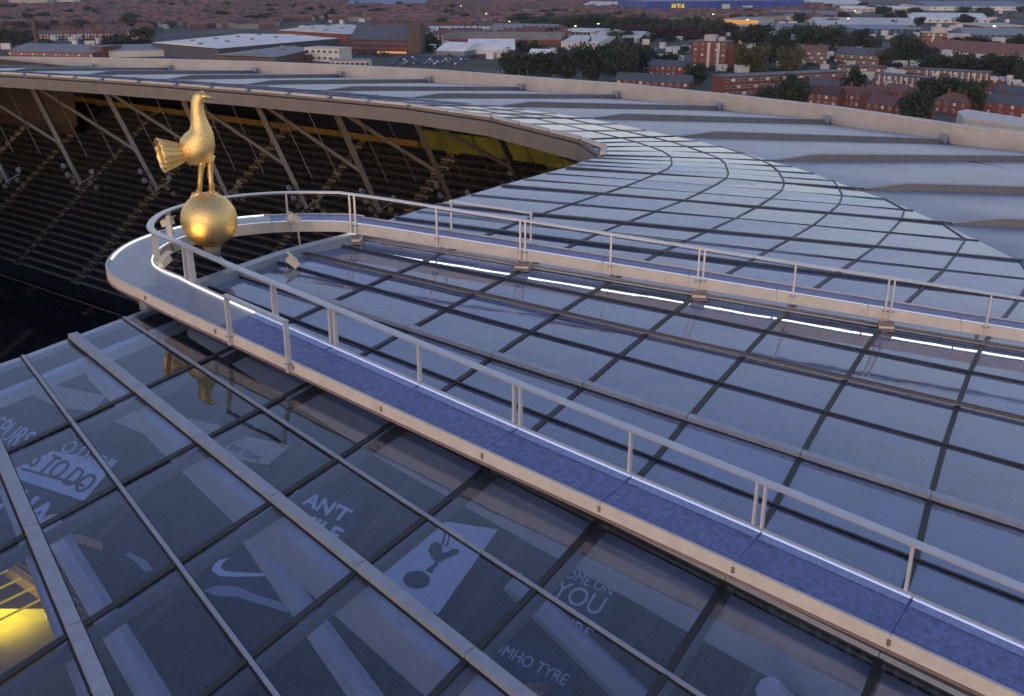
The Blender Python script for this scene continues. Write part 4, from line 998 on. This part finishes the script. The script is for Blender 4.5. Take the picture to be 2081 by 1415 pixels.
for kk in range(2):
    V = []; Fc = []; RF = []
    mbw, mbr = MB(), MB()
    for i, (x, y, a) in enumerate(ok[300:]):
        if i % 2 != kk: continue
        ca, sa = math.cos(a), math.sin(a); T = lambda vs: [(x+p[0]*ca-p[1]*sa, y+p[0]*sa+p[1]*ca, p[2]) for p in vs]
        hh = 5.2+random.random(); b = MB().abox(0, 5.9, 0, 8.5, 0, hh); mbw.add(T(b.v), b.f); g = gable(5.9, 8.5, hh, 3.0, .05); mbr.add(T(g.v), g.f)
    root = empty('distant_terraces', (-300, 1500, 0)) ; tag(root, kind='stuff')
    tag(mbw.build('wall', M['brown'] if kk else M['greywall'], root), kind='stuff'); tag(mbr.build('roof', M['tile'] if kk else M['brownroof'], root), kind='stuff')

# trees
def crown_mesh(seed, m):
    rg = random.Random(seed); mb = MB()
    cl = [(rg.gauss(0,.45), rg.gauss(0,.45), .22+rg.random()*1.08, .20+rg.random()*.24) for _ in range(44)]
    cl = [(x, y, z, r_) for x, y, z, r_ in cl if (x*x+y*y)**.5 < .82*math.sqrt(max(.2, 1-((z-.75)/.72)**2))]
    for (cx, cy, cz, cr_) in cl:
        for _ in range(80):
            v = Vector((rg.gauss(0,1), rg.gauss(0,1), rg.gauss(0,1))).normalized(); p = Vector((cx, cy, cz))+v*cr_*(.65+.45*rg.random())
            n = (v+Vector((rg.gauss(0,.6), rg.gauss(0,.6), rg.gauss(0,.6)))).normalized(); a = n.orthogonal().normalized(); b = n.cross(a); s = .035+.04*rg.random()
            mb.add([p-a*s-b*s*.6, p+a*s-b*s*.4, p+a*s*.7+b*s*.8, p-a*s*.6+b*s*.7], [(0,1,2,3)])
    return mb.mesh('crown', m)
def trunk_mesh(seed):
    rg = random.Random(seed); mb = MB().tube([(0,0,0),(.02,0,.25),(0,.03,.6),(.03,.02,.95)], [.07,.05,.04,.015], 7)
    for k in range(6):
        a = rg.random()*6.28; z = .3+.08*k; mb.tube([(0,0,z),(.25*math.cos(a),.25*math.sin(a),z+.2),(.5*math.cos(a),.5*math.sin(a),z+.38)], [.03,.02,.006], 5)
    return mb.mesh('trunk', M['bark'])
CR = {k: [crown_mesh(100*i+j, M[k]) for j in range(n)] for i, (k, n) in enumerate((('leaf',4),('olive',2),('leaf2',3),('plum',1)))}
TR = [trunk_mesh(s) for s in range(3)]
ORD = 'first second third fourth fifth sixth seventh eighth ninth tenth eleventh twelfth thirteenth fourteenth fifteenth sixteenth seventeenth'.split()
def clump(L, kind, label, group):
    for i, q in enumerate(sorted(L)): tree(*q, kind if isinstance(kind, str) else random.choice(kind), label + ', ' + ORD[i] + ' from the left', group)
def tree(px, py, wpx, hpx, kind, label, group):
    P = G(px, py); d = P.y*CP+CZ*SP; w = wpx*d/F; h = px_h(hpx, P, py)
    t = empty('tree', P, label, 'tree', group, random.random()*6.28)
    c = link('crown', random.choice(CR[kind]), t, (0,0,0)); c.scale = (w/1.75, w/1.75, h/1.45)
    k = link('trunk', random.choice(TR), t, (0,0,0)); k.scale = (w/1.75, w/1.75, h/1.45)
random.seed(5)
T1 = [(1045,158,62,55),(1095,160,66,52),(1150,162,62,58),(1205,164,74,74),(1268,168,72,84),(1305,148,50,50),(1360,146,46,36),(1412,168,50,38),(1180,135,50,40),(1300,130,60,38),(1240,128,60,38),(1130,140,50,34)]
clump(T1, 'leaf', 'big dark tree in the clump against the parapet', 'trees in the middle clump')
tree(1521,146,78,58,'olive','round olive green tree in front of the brick tower','olive trees'); tree(1606,146,58,52,'olive','olive green tree left of the pale banded flats','olive trees in the block')
tree(1604,212,72,58,'leaf2','tree standing in front of the long brick flats','trees by the flats'); tree(1557,204,38,28,'leaf2','small tree in front of the long brick flats','trees by the flats, small')
tree(1736,192,50,52,'leaf','dark tree between the long brick flats and the striped flats','tree between flats'); tree(1857,252,70,66,'leaf','round dark tree among the red tiled houses','tree among houses')
clump([(1925,212,92,56),(1890,206,60,44),(1968,232,58,62),(1985,205,40,40)], 'leaf', 'dark tree in front of the right striped flats', 'trees before the striped flats')
clump([(1540,100,72,48),(1585,112,62,52),(1640,98,70,46),(1690,96,64,42),(1745,98,54,36),(1565,128,50,40),(1720,104,40,30),(1770,104,40,30),(1500,92,40,30)], 'leaf', 'dark tree in the belt behind the tower', 'trees behind the tower')
clump([(1840,132,78,60),(1795,134,46,34),(1900,150,80,40),(1950,152,70,40),(2000,156,70,44),(2050,160,70,46),(1885,132,50,34),(2065,104,50,32),(1980,104,60,28),(1930,102,50,26),(1815,150,40,22),(2075,170,50,40)], 'leaf', 'dark tree in the belt by the red roofed terrace', 'trees by the red roofed terrace')
clump([(1060+26*i+random.uniform(-6,6), 60+random.uniform(-2,4)+i*.7, random.uniform(48,70), random.uniform(24,36)) for i in range(17)], ('leaf','leaf2'), 'tree in the long row before the blue store', 'trees before the blue store')
clump([(1330,76,60,26),(1370,78,60,26),(1410,80,60,28),(1290,74,50,24),(1450,82,50,26)], 'plum', 'copper leaved tree below the long row of trees', 'copper trees')
tree(1084,108,26,24,'leaf','lone small dark tree in front of the arched sheds','lone tree')
clump([(20,98,52,42),(48,98,34,26),(232,104,52,34),(262,106,44,32),(292,104,40,26)], 'leaf', 'dark tree beside the long brick factory', 'trees by the factory')
for i in range(170):
    x = random.uniform(0, 1000); y = random.uniform(14, 86)
    if any(b[0]-10 < x < b[1]+10 and b[2] < y < b[3] for b in BLOCK) or (700 < x and y > 50): continue
    s = .35+.65*(y/86); tree(x, y, random.uniform(26,64)*s, random.uniform(14,26)*s+3, random.choice(['leaf','leaf','leaf2']), 'dark tree among the packed terraces at upper left', 'trees among the terraces')
for i in range(70):
    x = random.uniform(1000, 2081); y = random.uniform(8, 60)
    if 1300 < x < 1650 and y < 32: continue
    s = .4+.6*(y/60); tree(x, y, random.uniform(24,50)*s, random.uniform(12,20)*s+2, random.choice(['leaf','leaf2']), 'dark tree among the far sheds at upper right', 'trees among the far sheds')

for i in range(70):
    x = random.uniform(860, 1480); y = random.uniform(58, 128)
    if y > 112+max(0, x-1000)*.09 or any(b[0] < x < b[1] and b[2] < y < b[3] for b in ((880,1060,84,116),(1130,1225,80,106),(1395,1520,80,140),(790,960,112,136))): continue
    tree(x, y, random.uniform(16,34), random.uniform(12,22), random.choice(['leaf','leaf2','leaf']), 'small dark tree among the middle sheds and yards', 'trees among the middle sheds')
# hedges, gardens and yard clutter between the buildings, too small to count
def clear(x, y): return not any(b[0] < x < b[1] and b[2] < y < b[3] for b in ((300,700,60,112),(705,860,60,112),(1310,1640,0,30),(1440,1720,150,200)))
mbg, mbo = MB(), MB(); rg = random.Random(3)
for i in range(1500):
    x = rg.uniform(0, 2081); y = rg.uniform(22, 235)**1.0
    lim = 118+max(0, x-900)*.11
    if y > lim or not clear(x, y): continue
    P = G(x, y); r_ = rg.uniform(1.5, 4.2)
    for _ in range(34):
        v = Vector((rg.gauss(0,1), rg.gauss(0,1), abs(rg.gauss(0,1)))).normalized(); p = P+Vector((v.x*r_*1.7, v.y*r_, v.z*r_*.9)); n = (v+Vector((rg.gauss(0,.5), rg.gauss(0,.5), rg.gauss(0,.5)))).normalized(); a = n.orthogonal().normalized(); b = n.cross(a); q = rg.uniform(.35,.8)
        mbg.add([p-a*q-b*q*.6, p+a*q-b*q*.5, p+a*q*.7+b*q*.8, p-a*q*.6+b*q*.7], [(0,1,2,3)])
tag(mbg.build('garden_greenery', M['leaf']), 'low dark hedges and bushes between the buildings', 'greenery', kind='stuff')
for i in range(800):
    x = rg.uniform(0, 2081); y = rg.uniform(14, 190); lim = 112+max(0, x-900)*.10
    if y > lim or not clear(x, y) or False: continue
    P = G(x, y); a = rg.choice((.1, .25, -.3, 1.4)); w = rg.uniform(2.5, 9); d = rg.uniform(2.5, 7); h = rg.uniform(2.2, 4.5); u = Vector((math.cos(a), math.sin(a), 0)); v = Vector((-u.y, u.x, 0))
    mbo.box(P+Vector((0,0,h/2)), u*w/2, v*d/2, (0,0,h/2)).box(P+Vector((0,0,h+.16)), u*(w/2+.2), v*(d/2+.2), (0,0,.14))
tag(mbo.build('outbuildings', M['shed']), 'small pale sheds and garages scattered through the yards', 'sheds', kind='stuff')

# lit street lamps, the small warm dots among the far sheds
LH = MB().box((0,-.9,0), (.9,0,0), (0,.9,0), (0,0,.3)).mesh('lamp_head', M['lamp']); LPm = MB().tube([(0,0,0),(0,0,8.7),(0,-.8,9.2)], [.16,.1,.08], 6).mesh('pole', M['greyshed'])
for i in range(18):
    x = random.uniform(900, 2081); y = random.uniform(6, 78) if i > 6 else random.uniform(50, 78)
    if 1320 < x < 1630 and y < 30: continue
    P = G(x, y); t = empty('street_lamp', P, 'lit street lamp, one of the warm dots among the far sheds', 'street lamp', 'lit street lamps'); link('pole', LPm, t, (0,0,0)); link('lamp_head', LH, t, (0,0,9.2))
# roads
for pts, w in (([(-900,640),(-200,700),(60,720),(420,610),(900,560)], 11), ([(60,720),(140,1100),(420,1900)], 11), ([(-1100,1250),(0,1180),(900,1150)], 10)):
    P = [Vector((x, y, .006)) for x, y in pts]; rows = []
    for i, p in enumerate(P):
        d = (P[min(i+1, len(P)-1)]-P[max(i-1, 0)]).normalized(); n = Vector((-d.y, d.x, 0)); rows.append([p+n*w/2, p-n*w/2])
    tag(MB().strip(rows).build('road', M['road']), kind='structure')

# ------------------------------------------------------------------ evening air
hz = MB().abox(-2600, 2600, -150, 4200, -1.5, 61.5).build('haze', None)
hm = bpy.data.materials.new('haze_air'); hm.use_nodes = True; ht = hm.node_tree; ht.nodes.remove(ht.nodes['Principled BSDF'])
pv = ht.nodes.new('ShaderNodeVolumePrincipled'); pv.inputs['Color'].default_value = (.72, .78, .90, 1); pv.inputs['Density'].default_value = .000045; pv.inputs['Anisotropy'].default_value = .2
ht.links.new(pv.outputs[0], ht.nodes['Material Output'].inputs['Volume']); hz.data.materials.append(hm); tag(hz, kind='stuff')
